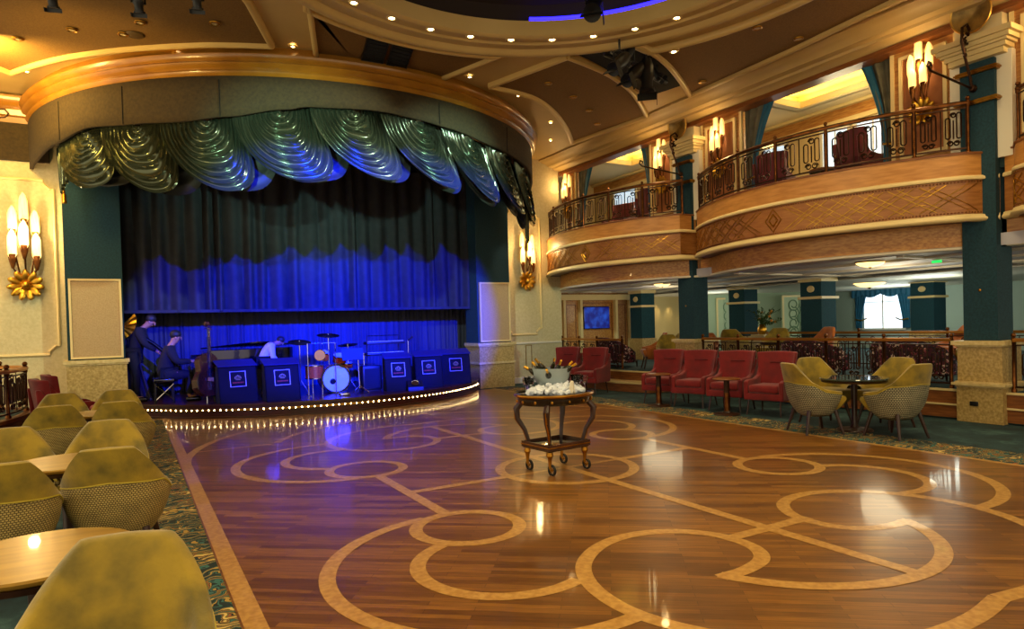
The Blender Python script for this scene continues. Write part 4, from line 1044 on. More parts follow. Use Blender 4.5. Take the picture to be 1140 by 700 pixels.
# big window with drapes
o = struct(MB().add([(0, y, z) for y, z in [(-.55, 0), (.55, 0), (.55, .82)] + [(.55*math.cos(PI*i/12), .82 + .22*math.sin(PI*i/12)) for i in range(1, 12)] + [(-.55, .82)]], [tuple(range(15))]).build('window_9', M_WIN, smooth=0)); o.location = (18.17, 10.75, .92)
b = MB().bb(-.03, 0, -.015, .015, 0, 1.02).bb(-.03, 0, -.55, .55, .72, .74).bb(-.04, 0, -.62, .62, -.05, 0); b.build('window_frame', M_WHITE, o, smooth=0)
def wdrape(y, sg, label):
    t = thing('window_drape', label, 'curtain', (18.1, y, .92))
    MB().grid(lambda u, v: (.03*math.sin(u*8*PI), sg*(-.42 + (.02 if v < .25 else .62*((v-.25)/.75)**1.2) + 0) * 1 if False else sg*(u*(.20 + .16*max(0, (v-.2)/.8)**1.3) - .02), 1.02*v), 40, 12).build('folds', M_DRAPE, t, smooth=70)
    MB().tube([(-.04, 0, .25), (-.05, sg*.2, .22), (-.04, sg*.34, .28)], .02, 6).build('tieback', M_GOLD, t)
wdrape(11.5, -1, 'teal tied-back drape on the left of the glowing window'); wdrape(10.0, 1, 'teal tied-back drape on the right of the glowing window')
t = thing('pelmet', 'teal swagged pelmet over the glowing window', 'pelmet', (18.05, 10.75, 1.9))
MB().grid(lambda u, v: (.02*math.sin(u*24*PI), -.85+1.7*u, .12 - v*(.14 + .10*abs(math.sin(u*3*PI+PI/2)))), 60, 4).build('swagged_cloth', M_DRAPE, t, smooth=70)
bowl_lamp((9.2, 5.62, 2.055), .19, 'alabaster bowl lamp just behind the lower balcony fascia')
bowl_lamp((14.2, 8.7, 2.04), .34, 'glowing bowl lamp on the lounge ceiling in front of the window')
bowl_lamp((9.4, 10.1, 2.055), .17, 'small alabaster bowl lamp under the far balcony')
t = thing('green_sign', 'small green-lit sign on the ceiling under the balcony near the nearer teal column', 'lamp', (9.75, 5.0, 2.03)); MB().bb(-.015, .015, -.06, .06, -.035, 0).build('box', mat('green sign face', '#2a9a4a', .5, emit='#20c050', estr=1.5), t, smooth=0); MB().bb(-.01, .01, -.02, .02, 0, .03).build('stem', M_WHITE, t, smooth=0)  # blank glowing box for a small green sign
for x, y, e in ((10.4, 6, 14), (13.5, 7, 20), (16.5, 9.5, 22), (10.2, 11, 9), (13.5, 12.5, 10), (10.4, 2, 14), (15, 3, 20)):
    light('lounge_low_fill', 'POINT', (x, y, 1.75), e*2.6, (.92, 1, .86) if x > 11 else (1, .86, .55), size=.5)  # unseen point lamps added to brighten the lower lounge
# ================================================================== FURNITURE
def tub_chair(label, upper=M_OLIVE, shell=M_WEAVE, seatm=M_OLIVE, leg=M_WALNUT, group=None, name='tub_chair'):
    """faces +Y; back at -Y.  overall .55 wide, .75 high"""
    t = thing(name, label, 'chair', (0, 0, 0), group=group)
    def topz(a):   # a: angle from back, degrees
        a = abs(a)
        k = [(0, .748), (27, .744), (33, .715), (58, .56), (85, .48), (118, .455), (130, .45)]
        for (a0, z0), (a1, z1) in zip(k, k[1:]):
            if a0 <= a <= a1: f = (a-a0)/(a1-a0); return z0+(z1-z0)*f
        return .46
    def rad(a, z, off=0):
        c, s = math.cos(math.radians(a)), math.sin(math.radians(a))
        n = 2.7; base = (abs(c/.245)**n + abs(s/.265)**n)**(-1/n)
        h = max(0, min(1, (z-.19)/.30)); bulge = .50 + .50*math.sin(h*PI/2)**.75
        flare = 1 + .06*max(0, (z-.5)/.25) if abs(a) < 60 else 1
        lean = 0
        return base*bulge*flare + off
    def P(a, z, off=0):
        r = rad(a, z, off); th = math.radians(-90 + a)
        return (r*math.cos(th), r*math.sin(th) - .05*max(0, z-.45)/.3*math.cos(math.radians(a)), z)
    AM = 128; nu = 56
    mid = lambda a: min(topz(a)-.03, .545 - .05*(abs(a)/AM))
    b = MB().grid(lambda u, v: P(-AM+2*AM*u, .19 + (mid(-AM+2*AM*u)-.19)*v, .006), nu, 10)
    o = b.build('outer_shell', shell, t, smooth=60, thick=.012)
    me = o.data; uv = me.uv_layers.new(name='UVMap')
    for l in me.loops:
        v = me.vertices[l.vertex_index].co; uv.data[l.index].uv = (math.atan2(v.x, -v.y)*.27, v.z)
    def back(u, v):
        a = -AM+2*AM*u; T = topz(a); m_ = mid(a)
        if v < .3: z = m_ + (T-.012-m_)*(v/.3); return P(a, z, .012)
        if v < .5:
            f = (v-.3)/.2*PI; return P(a, T-.012+.012*math.sin(f), -.013+.025*math.cos(f))
        f = (v-.5)/.5; return P(a, (T-.012)*(1-f) + .30*f, -.038-.02*math.sin(f*PI))
    MB().grid(back, nu, 16).build('backrest', upper, t, smooth=60)
    MB().tube([P(-AM+2*AM*i/60, mid(-AM+2*AM*i/60), .013) for i in range(61)], .005, 5).build('piping', M_OLIVE_P if upper is M_OLIVE else upper, t)
    b = MB(); prof = []
    for i in range(24):
        th = 2*PI*i/24; a = (math.degrees(th)+90+180) % 360 - 180
        r = rad(max(-150, min(150, a)), .4, -.03) if abs(a) < 128 else .225/max(.6, abs(math.sin(th)))*1.0
        prof.append((r*math.cos(th), min(.235, r*math.sin(th))))
    def ring(sc, z): return [(x*sc, y*sc, z) for x, y in prof]
    rings = [ring(.45, .20), ring(.62, .22), ring(.86, .30), ring(1.0, .37), ring(.96, .395), ring(.8, .405)]
    V_ = [p for r_ in rings for p in r_]; Fc = [(k*24+i, k*24+(i+1) % 24, (k+1)*24+(i+1) % 24, (k+1)*24+i) for k in range(5) for i in range(24)] + [tuple(range(23, -1, -1)), tuple(range(120, 144))]
    b.add(V_, Fc).build('seat', seatm, t, smooth=50)
    for sx in (-1, 1):
        for sy in (-1, 1):
            MB().cyl((sx*.15, sy*.14, .25), (sx*.20, sy*.20, 0), .021, .012, 10).build('leg', leg, t)
    return t
tc = tub_chair('nearest olive velvet tub chair, seen from behind at the lower left corner')
def put_chair(src, px, py, z, rz, sc, label, used=[], fwd=.24):
    p = atz(px, py, z); d = Matrix.Rotation(rz, 3, 'Z') @ Vector((0, fwd, 0))
    loc = (p.x+d.x, p.y+d.y, 0)
    if src.name not in used:
        used.append(src.name); src.location = loc; src.rotation_euler = (0, 0, rz); src.scale = (sc,)*3; src['label'] = label; return src
    return dup(src, loc, rz, label, sc=sc)
S = .96
put_chair(tc, 137, 598, .715, math.radians(166), S, 'nearest olive velvet tub chair, facing the camera beside the golden round table')
put_chair(tc, 121, 497, .715, math.radians(-8), S, 'olive tub chair with woven shell seen from behind, directly beyond the round table')
put_chair(tc, -4, 515, .715, math.radians(8), S, 'olive tub chair with woven shell seen from behind, cut by the left picture edge')
put_chair(tc, 120, 468, .715, math.radians(172), S, 'olive tub chair facing the camera across the small table, beside the carpet border')
put_chair(tc, 8, 477, .715, math.radians(190), S, 'olive tub chair facing the camera across the small table, at the left picture edge')
put_chair(tc, 133, 446, .715, math.radians(-6), S, 'olive tub chair seen from behind in the third row, nearer the dance floor')
put_chair(tc, 60, 451, .715, math.radians(6), S, 'olive tub chair seen from behind in the third row, away from the dance floor')
put_chair(tc, 131, 434, .715, math.radians(174), S, 'farthest olive tub chair facing the camera by the stone pedestal, nearer the dance floor')
put_chair(tc, 68, 438, .715, math.radians(184), S, 'farthest olive tub chair facing the camera, beside the red chairs')
tg = tub_chair('olive tub chair with grey woven shell', M_OLIVE, M_WEAVEG, M_OLIVE, M_WALNUT)
TBL = atz(955, 425, .64)
def chair_at(src, x, y, rz, sc, label, z=0, used=[]):
    if src.name not in used:
        used.append(src.name); src.location = (x, y, z); src.rotation_euler = (0, 0, rz); src.scale = (sc,)*3; src['label'] = label; return src
    return dup(src, (x, y, z), rz, label, sc=sc)
def facing(x, y, tx, ty): return math.atan2(ty-y, tx-x) - PI/2
a = atz(1000, 470, .25); 
gx, gy = 7.05, 4.52
for dx, dy, lab in ((-.07, -.50, 'grey woven tub chair on the right of the glass-topped table, back to the dance floor'), (-.43, .20, 'grey woven tub chair on the left of the glass-topped table beside the red armchair'), (.20, .50, 'tub chair behind the glass-topped table, left of the pair near the railing'), (.50, -.05, 'tub chair behind the glass-topped table, right of the pair near the railing')):
    chair_at(tg, gx+dx, gy+dy, facing(dx, dy, 0, 0), 1.06, lab)

def pedestal_table(label, loc, r, h, top=M_WOODLT, base=M_WALNUT, sx=1, cat='table', rz=0):
    t = thing('pedestal_table', label, cat, loc, rz)
    MB().lathe([(.0005, h-.028), (r*.93, h-.028), (r*.98, h-.02), (r, h-.008), (r*.985, h), (.0005, h)], n=48, sy=sx).build('tabletop', top, t, smooth=40)
    MB().lathe([(r*.93, h-.05), (r*.955, h-.028), (r*.9, h-.028)], n=48, sy=sx).build('apron', M_WALNUT, t)
    MB().lathe([(.03, h-.03), (.034, h-.1), (.028, .08), (.05, .035), (.18, .02), (.19, .008), (.19, .0), (.0005, .0)], n=28).build('pedestal', base, t)
    return t
M_TOPG = mat('satin golden veneer tabletop', '#a8802a', .3, c2='#8f6a20', scale=4, stretch=(1,6,1), coat=.3)
p = atz(42, 616, .56); pedestal_table('round golden wood table behind the nearest olive chair', (p.x, p.y, 0), .30, .56, M_TOPG)
p = atz(74, 513, .56); pedestal_table('round golden wood table between the two pairs of olive chairs', (p.x, p.y, 0), .30, .56, M_TOPG)
pedestal_table('round golden wood table of the far olive chair group', (-.36, 7.6, 0), .28, .56, M_TOPG)
M_GTOP = mat('dark glass tabletop', '#3d4a4c', .08, coat=.6)
pedestal_table('glass-topped round table between the grey woven tub chairs', (gx, gy, 0), .36, .60, M_GTOP)

def wing_chair(label, m=M_RED, md=M_REDD, group=None, leg=M_WALNUT, name='wing_armchair'):
    "faces +Y; width .56, height .86"
    t = thing(name, label, 'armchair', (0, 0, 0), group=group)
    MB().rbox((0, .03, .26), (.50, .48, .10), .02).build('seat_base', m, t, smooth=50)
    MB().rbox((0, .06, .365), (.42, .44, .11), .035).build('seat_cushion', m, t, smooth=50)
    # backrest: tall, slightly raked, flared wings
    def bk(u, v):
        z = .36 + .49*v; w = .235 + .045*max(0, (v-.25)/.75)
        x = (u-.5)*2
        wing = (abs(x)**4)*(.06 + .03*v)
        return (x*w, -.16 - .09*v + wing, z + (.012*math.cos(x*PI/2) if v == 1 else 0))
    b = MB(); nu, nv = 20, 14
    fr = [bk(i/nu, j/nv) for j in range(nv+1) for i in range(nu+1)]
    bkp = [(x*1.03, y-.075+.02*(z-.36), z+(.004)) for x, y, z in fr]; n = len(fr)
    Fc = []
    for j in range(nv):
        for i in range(nu):
            q = (j*(nu+1)+i, j*(nu+1)+i+1, (j+1)*(nu+1)+i+1, (j+1)*(nu+1)+i); Fc += [q, tuple(n+k for k in reversed(q))]
    def edge(seq):
        for a_, c_ in zip(seq, seq[1:]): Fc.append((a_, c_, n+c_, n+a_))
    edge([j*(nu+1) for j in range(nv+1)]); edge([j*(nu+1)+nu for j in range(nv+1)]); edge(list(range(nu+1))); edge([nv*(nu+1)+i for i in range(nu+1)])
    o = b.add(fr+bkp, Fc).build('backrest', m, t, smooth=50)
    md_ = o.modifiers.new('bev', 'BEVEL'); md_.width = .018; md_.segments = 3; md_.limit_method = 'ANGLE'
    MB().rbox((0, -.212, .71), (.22, .012, .016), .005).build('head_slot', md, t)
    for sx in (-1, 1):
        b = MB(); prof = [(-.26, .21), (.27, .21), (.27, .46), (.20, .485), (.0, .49), (-.12, .53), (-.2, .66), (-.25, .74), (-.30, .74)]
        x0, x1 = (sx*.215, sx*.28); nn = len(prof)
        b.add([(x0, y, z) for y, z in prof] + [(x1, y, z) for y, z in prof], [tuple(range(nn)), tuple(range(2*nn-1, nn-1, -1))] + [(i, (i+1) % nn, nn+(i+1) % nn, nn+i) for i in range(nn)])
        o = b.build('arm', m, t, smooth=50); q = o.modifiers.new('bev', 'BEVEL'); q.width = .016; q.segments = 3; q.limit_method = 'ANGLE'
        for sy in (-1, 1): MB().cyl((sx*.22, .02+sy*.20, .215), (sx*.24, .02+sy*.24, 0), .016, .010, 8).build('leg', leg, t)
    return t
wc = wing_chair('red wing armchair')
tgt = (3.9, 4.2)
reds = [(7.45, 5.95, 104, 'red wing armchair nearest the tub chairs in the row along the dance floor'), (7.42, 6.60, 106, 'red wing armchair second from the tub chairs, sharing a small table'), (7.37, 7.25, 108, 'red wing armchair before the farther column pedestal, third from the tub chairs'), (7.33, 7.88, 110, 'red wing armchair at the step end of the row of four'),
        (7.35, 9.85, 112, 'red wing armchair behind the drinks trolley, nearer the steps'), (7.30, 10.65, 116, 'red wing armchair behind the drinks trolley, nearer the stage wall')]
for x, y, a, lab in reds: chair_at(wc, x, y, math.radians(a), .97, lab)
chair_at(wc, -.72, 9.35, math.radians(-75), .97, 'red wing armchair nearest the curved balustrade on the left side')
chair_at(wc, -.70, 10.3, math.radians(-78), .97, 'red wing armchair by the cream wall on the left side, behind its twin')
for (x, y), lab in (((6.93, 7.58), 'small dark round side table between the two left red armchairs of the row'), ((6.98, 6.30), 'small dark round side table between the two right red armchairs of the row')):
    t = thing('side_table', lab, 'side table', (x, y, 0))
    MB().lathe([(.0005, .475), (.17, .475), (.185, .483), (.185, .49), (.17, .5), (.0005, .5)], n=32).build('tabletop', M_WOODMD, t, smooth=40)
    MB().lathe([(.045, .475), (.038, .46), (.036, .06), (.06, .03), (.16, .02), (.175, .01), (.175, 0), (.0005, 0)], n=24).build('pedestal', M_WALNUT, t)
    MB().lathe([(.038, .30), (.042, .30), (.042, .04), (.038, .04)], n=20).build('brass_sleeve', M_BRONZE, t)
# small tables and stools among the far olive chairs
for (x, y), lab in (((-.28, 9.35), 'low round pink-topped stool in front of the left red chairs, nearer'), ((-.25, 10.2), 'low round pink-topped stool in front of the left red chairs, by the pedestal')):
    t = thing('round_stool', lab, 'stool', (x, y, 0))
    MB().lathe([(.0005, .48), (.15, .48), (.17, .46), (.17, .42), (.15, .40), (.0005, .40)], n=24).build('cushion', mat('rose cushion', '#b05a5e', .7), t, smooth=50)
    MB().lathe([(.03, .40), (.03, .05), (.14, .02), (.14, 0), (.0005, 0)], n=16).build('pedestal', M_WALNUT, t)

# floral curved sofas in the lower lounge
def floral_sofa(label, loc, rz, w=.62, h=.62):
    t = thing('curved_sofa', label, 'sofa', loc, rz)
    def sh(u, v, off=0):
        a = math.radians(-105+210*u); hh = h*(.42+.58*max(0, math.cos(a*.82))**.8)
        r = w + off
        return (r*math.sin(a), -r*.72*math.cos(a), .10 + (hh-.10)*v)
    MB().grid(sh, 40, 8).build('back_shell', M_FLORAL, t, smooth=60, thick=.09)
    b = MB().lathe([(.0005, .10), (w-.06, .10), (w-.05, .30), (w-.12, .34), (.0005, .35)], n=32, sy=.72); b.build('seat', M_FLORAL, t, smooth=50)
    for x, y in ((-.4, -.2), (.4, -.2), (-.4, .25), (.4, .25)): MB().cyl((x*w/.62, y, .12), (x*w/.62, y, 0), .02, .014, 8).build('leg', M_WALNUT, t)
    return t
floral_sofa('purple floral curved sofa behind the railing right of the glass-topped table', (9.5, 5.22, .36), math.radians(-90), .50, .60)
floral_sofa('purple floral curved sofa behind the railing between red armchair and tub chairs', (9.5, 6.75, .36), math.radians(-90), .50, .58)
floral_sofa('purple floral curved sofa at the top of the steps under the television', (8.95, 11.0, .36), math.radians(-100), .50, .62)
floral_sofa('purple floral sofa beyond the nearer teal column', (9.6, 2.4, .36), math.radians(-90), .5, .58)
# tub chairs inside the lounge
def lounge_chair(src, x, y, rz, lab, sc=.9): 
    return dup(src, (x, y, .36), rz, lab, sc=sc)
to = tub_chair('orange', mat('orange velvet', '#b8641c', .65, c2='#8f4a14', scale=7, sheen=.3), mat('orange velvet', '#b8641c'), MATS['orange velvet'])
to.location = (8.95, 9.95, .36); to.scale = (.95,)*3; to.rotation_euler = (0, 0, 1.0); to['label'] = 'orange tub chair at the top of the steps beside the floral sofa'
lounge_chair(tc, 8.85, 9.35, 2.5, 'olive tub chair seen from behind at the top of the steps')
lounge_chair(to, 9.75, 9.3, 2.2, 'orange tub chair farthest back of the group at the top of the steps')
lounge_chair(tc, 9.6, 10.1, 1.4, 'yellow-olive tub chair in the middle of the group at the top of the steps')
lounge_chair(to, 10.6, 7.5, 1.3, 'orange tub chair deep in the lounge in front of the plaque column', 1.0)
lounge_chair(tc, 10.2, 8.1, 1.8, 'yellow-olive tub chair near the flowers behind the railing', 1.0)
lounge_chair(tc, 10.0, 8.75, -1.3, 'yellow-olive tub chair left of the flowers behind the railing', 1.0)
lounge_chair(to, 11.2, 5.5, 1.2, 'orange tub chair deep in the lounge below the glowing window', 1.0)
lounge_chair(to, 12.4, 5.6, 1.8, 'orange tub chair between the deeper railing and the window', 1.0)
lounge_chair(tc, 10.6, 4.9, 1.6, 'olive tub chair behind the floral sofa beside the teal column')
def lounge_table(x, y, lab, r=.3):
    return pedestal_table(lab, (x, y, .36), r, .52, M_GTOP, M_WALNUT)
lounge_table(9.7, 7.6, 'dark round table behind the railing near the flowers')
lounge_table(11.85, 6.0, 'dark round table in the lounge below the window', .36)
lounge_table(10.7, 6.1, 'dark round table behind the floral sofas', .36)
# plant
t = thing('flower_arrangement', 'leafy flower arrangement standing left of the plaque column', 'plant', (10.6, 8.65, .98))
MB().lathe([(.0005, 0), (.06, 0), (.09, .06), (.08, .13), (.05, .17), (.065, .19)], n=20).build('vase', M_GOLD, t)
b = MB(); bl = MB(); fr_ = MB(); R_ = random.Random(4)
for i in range(26):
    a = R_.uniform(0, 2*PI); sp_ = R_.uniform(.05, .38); hh = R_.uniform(.22, .52)
    e_ = Vector((sp_*math.cos(a), sp_*math.sin(a), hh)); b.tube([(0, 0, .15), (e_.x*.3, e_.y*.3, .15+(hh-.15)*.6), e_], .004, 4)
    for k in range(7):
        f = .35 + .65*k/6; c = Vector((e_.x*f*f, e_.y*f*f, .15+(hh-.15)*f)); rr = Matrix.Rotation(R_.uniform(0, 6), 3, 'Z') @ Matrix.Rotation(R_.uniform(-1, 1), 3, 'X')
        bl.add([c+rr @ Vector(v) for v in ((0,0,0), (.018,.03,.004), (0,.075,0), (-.018,.03,.004))], [(0, 1, 2, 3)])
    if i % 4 == 0: fr_.sph(e_*.8 + Vector((0, 0, .03)), .025, 8, 6)
b.build('stems', M_LEAF, t); bl.build('foliage', M_LEAF, t, smooth=0); fr_.build('blossoms', M_FLOWER, t)
t = thing('plinth', 'cream plinth carrying the flower arrangement', 'plinth', (10.6, 8.65, .36)); MB().bb(-.12, .12, -.12, .12, 0, .6).build('block', M_CREAM, t, smooth=0); MB().bb(-.15, .15, -.15, .15, .59, .62).build('top_slab', M_IVORY, t, smooth=0)

# upper lounge chairs
tm = wing_chair('maroon armchair beside the railing of the middle balcony', M_MAROON, M_REDD, name='lounge_armchair')
def up(x, y, rz, lab, first=False):
    if first: tm.location = (x, y, 3.05); tm.rotation_euler = (0, 0, rz); tm['label'] = lab
    else: dup(tm, (x, y, 3.05), rz, lab)
up(9.15, 5.65, -1.9, 'maroon armchair behind the middle balcony railing, in front of the bright window', True)
up(9.15, 7.1, -1.4, 'maroon armchair behind the middle balcony railing near the tied curtain')
up(9.2, 10.05, -1.8, 'maroon armchair behind the far balcony railing')
up(9.3, 11.3, 1.9, 'maroon armchair behind the far balcony railing, turned towards its neighbour')
for y, lab in ((6.4, 'round table between the maroon armchairs of the middle balcony'), (10.6, 'round table between the maroon armchairs of the far balcony')):
    pedestal_table(lab, (9.3, y, 3.05), .2, .5, M_WOODMD)

# left side curved balustrade
LP = crom([(-2.2, 8.1), (-1.6, 8.5), (-1.25, 9.3), (-1.14, 10.1), (-1.2, 10.7), (-1.5, 11.1)], 6)
t = struct(MB().prism(LP + [(-4.4, 11.1), (-4.4, 8.1)], 0.0, .36).build('floor_platform', M_CARP, smooth=30)); t['kind'] = 'structure'
b = MB().sweep([(x, y) for x, y in LP], [(0, .0), (-.02, .0), (-.02, .33), (-.05, .35), (-.05, .39), (.05, .39), (.05, .33)]); b.build('curb', M_WOODMD, t, smooth=50)
railing('short curved scrollwork balustrade at the left picture edge', [(x-.03, y) for x, y in LP], .38, .55, 0, [0, .25, .5, .75, 1.0], hm=MATS['brass handrail'], unit=.24, thickpost=.024, name='curved_balustrade')

# ------------------------------------------------------------------ drinks trolley
TX, TY = 3.25, 4.90
t = thing('drinks_trolley', 'carved dark wood and gilt drinks trolley on brass wheels standing on the dance floor', 'trolley', (TX, TY, 0), math.radians(6))
MB().lathe([(.0005, .60), (.335, .60), (.35, .615), (.355, .65), (.36, .665), (.37, .675), (.37, .685), (.36, .69), (.0005, .69)], n=56, sy=.84).build('top', M_BLACKS, t, smooth=40)
MB().lathe([(.362, .665), (.376, .672), (.38, .682), (.376, .692), (.362, .695)], n=56, sy=.84).build('gilt_rim', M_BRASS, t)
for i in range(14):
    a = 2*PI*i/14; MB().sph((.355*math.cos(a), .355*.84*math.sin(a), .632), .015, 8, 6, (.6, 1, 1)).build('gilt_stud', M_BRASS, t)
for sx in (-1, 1):
    for sy in (-1, 1):
        X_, Y_ = sx*.19, sy*.15
        pts = [(X_*1.25, Y_*1.25, .60), (X_*1.42, Y_*1.42, .55), (X_*1.38, Y_*1.38, .46), (X_*1.12, Y_*1.12, .36), (X_*1.0, Y_*1.0, .27), (X_*1.05, Y_*1.05, .20)]
        MB().tube(pts, .02, 8, radii=[.026, .030, .024, .018, .017, .022]).build('leg', M_WALNUT, t)
        MB().tube([(p[0]*1.06, p[1]*1.06, p[2]) for p in pts[:5]], .008, 6).build('gilt_mount', M_BRASS, t)
        MB().lathe([(.0005, .20), (.028, .20), (.032, .17), (.02, .15), (.016, .12), (.012, .06)], (X_*1.05, Y_*1.05, 0), 12).build('caster_stem', M_BRASS, t)
        w = MB(); R = Matrix.Rotation(PI/2, 3, 'Y'); c = (X_*1.05+.012, Y_*1.05-.01, .047)
        w.lathe([(.034, -.010), (.047, -.009), (.047, .009), (.034, .010)], c, 24, rot=R, closed=True)
        wo = w.build('wheel', M_BLACK, t)
        w = MB().lathe([(.0005, -.016), (.010, -.015), (.010, .015), (.0005, .016)], c, 10, rot=R)
        for k in range(6):
            a = PI*k/3; w.tube([c, (c[0], c[1]+.036*math.cos(a), c[2]+.036*math.sin(a))], .0035, 5)
        w.build('spokes', M_BRASS, wo)
MB().rbox((0, 0, .225), (.46, .38, .045), .012).build('lower_shelf', M_BLACKS, t, smooth=40)
b = MB()
for s_ in (-1, 1): b.bb(-.235, .235, s_*.19-.006, s_*.19+.006, .215, .265).bb(s_*.23-.006, s_*.23+.006, -.19, .19, .215, .265)
b.build('shelf_gallery', M_WOODDK, t, smooth=0)
b = MB()
for s_ in (-1, 1): b.bb(-.24, .24, s_*.197-.003, s_*.197+.003, .235, .245).bb(s_*.237-.003, s_*.237+.003, -.19, .19, .235, .245)
b.build('gilt_line', M_BRASS, t, smooth=0)
z0 = .692
R_ = random.Random(12)
t = thing('ice_mound', 'heap of white ice and folded napkins spread on the trolley top', 'ice', (TX-.02, TY-.06, z0))
b = MB()
for i in range(190):
    a = R_.uniform(0, 2*PI); r = .27*math.sqrt(R_.random()); x, y = r*math.cos(a), r*math.sin(a)*.62; h = .085*max(.15, 1-(r/.29)**2)
    b.rbox((x, y, R_.uniform(.012, .012+h)), (R_.uniform(.025, .05),)*3, .006, seg=1, rot=Matrix.Rotation(R_.uniform(0, 3), 3, Vector((R_.random(), R_.random(), R_.random()+.1))))
o = b.build('ice_pieces', M_ICE, t, smooth=30); o['kind'] = 'stuff'
t = thing('glass_wine_bowl', 'large clear glass bowl crammed with wine bottles on the trolley', 'bowl', (TX+.0, TY+.04, z0))
MB().lathe([(.0005, .01), (.07, .01), (.08, .02), (.12, .06), (.155, .12), (.17, .19), (.175, .215), (.165, .215), (.158, .18), (.14, .115), (.10, .06), (.05, .03), (.0005, .03)], n=40).build('glass_wall', mat('pale glazed glass', '#cfe2e8', .12, trans=.45, ior=1.2), t, smooth=50)
MB().lathe([(.0005, 0), (.09, 0), (.09, .012), (.0005, .012)], n=24).build('foot', M_CHROME, t)
bt = thing('wine_bottle', 'wine bottle', 'bottle', (0, 0, 0), group='bottles leaning in the glass bowl')
MB().lathe([(.0005, 0), (.028, 0), (.03, .01), (.03, .13), (.025, .155), (.012, .18), (.0105, .23)], n=16).build('body', M_BOTTLE, bt)
MB().lathe([(.0118, .185), (.0118, .238), (.0005, .24)], n=12).build('foil_neck', M_FOIL, bt)
MB().lathe([(.0306, .04), (.0306, .11)], n=16, a0=-1.2, a1=1.2).build('paper_label', mat('cream label', '#c9b98c', .6), bt)
bl_ = 'wine bottle with gold foil leaning in the glass bowl on the trolley'
bt['label'] = bl_
for i in range(10):
    a = 2*PI*i/10+.2; r = .085 if i % 2 else .11; til = .75 if i % 2 else 1.05
    loc = (TX + r*.45*math.cos(a), TY+.04 + r*.45*math.sin(a), z0+.10+.02*(i % 3))
    q = bt if i == 0 else dup(bt, loc)
    q.location = loc; q.rotation_euler = (0, til, a); q.scale = (.95,)*3
gl = thing('coupe_glass', 'stemmed champagne glass standing on the trolley top beside the ice', 'glass', (0, 0, 0), group='champagne glasses on the trolley')
MB().lathe([(.0005, 0), (.026, 0), (.026, .002), (.004, .008), (.003, .06), (.006, .068), (.024, .085), (.031, .115), (.030, .145), (.028, .145), (.029, .115), (.021, .088), (.0005, .072)], n=16).build('glass_wall', M_GLASS, gl)
spots_ = [(.20,-.08),(.25,-.02),(.26,.06),(.22,.12),(.17,.17),(.29,.01),(-.26,-.03),(-.24,.06),(-.2,.13),(-.28,.02),(.14,-.15),(.2,.02),(.1,.2),(-.12,.19),(.24,-.13)]
for i, (x, y) in enumerate(spots_):
    q = gl if i == 0 else dup(gl); q.location = (TX+x, TY+y, z0)
bx_ = thing('napkin_stack', 'folded white napkin standing at the front edge of the trolley top', 'napkin', (TX+.04, TY-.22, z0), .3)
MB().grid(lambda u, v: (.06*(u-.5)*(1.3-v), .02*math.sin(u*5*PI)*(1-v*.5), .11*v), 24, 6).build('pleats', mat('ivory napkin', '#e6dcc6', .8), bx_, thick=.003)
# ================================================================== STAGE: players and instruments
ZS = .222
def skin_mesh(name, nodes, edges, m, parent, root=0, extra=None, sub=2):
    me = bpy.data.meshes.new(name+'_rig'); me.from_pydata([n[0] for n in nodes], edges, [])
    o = bpy.data.objects.new(name+'_rig', me); C.objects.link(o)
    md = o.modifiers.new('Skin', 'SKIN'); md.use_smooth_shade = True
    for i, n in enumerate(nodes):
        sv = me.skin_vertices[0].data[i]; r = n[1]; sv.radius = (r, r) if not isinstance(r, tuple) else r; sv.use_root = (i == root)
    s = o.modifiers.new('Sub', 'SUBSURF'); s.levels = sub; s.render_levels = sub
    dg = bpy.context.evaluated_depsgraph_get(); ev = o.evaluated_get(dg)
    out = bpy.data.meshes.new_from_object(ev, depsgraph=dg)
    if extra:
        bm = bmesh.new(); bm.from_mesh(out)
        me2 = bpy.data.meshes.new('x'); me2.from_pydata(extra.v, [], extra.f); bm.from_mesh(me2); bm.to_mesh(out); bm.free(); bpy.data.meshes.remove(me2)
    out.materials.clear(); out.materials.append(m); out.shade_smooth(); out.name = name
    bpy.data.objects.remove(o); bpy.data.meshes.remove(me)
    q = bpy.data.objects.new(name, out); C.objects.link(q); q.parent = parent
    return q
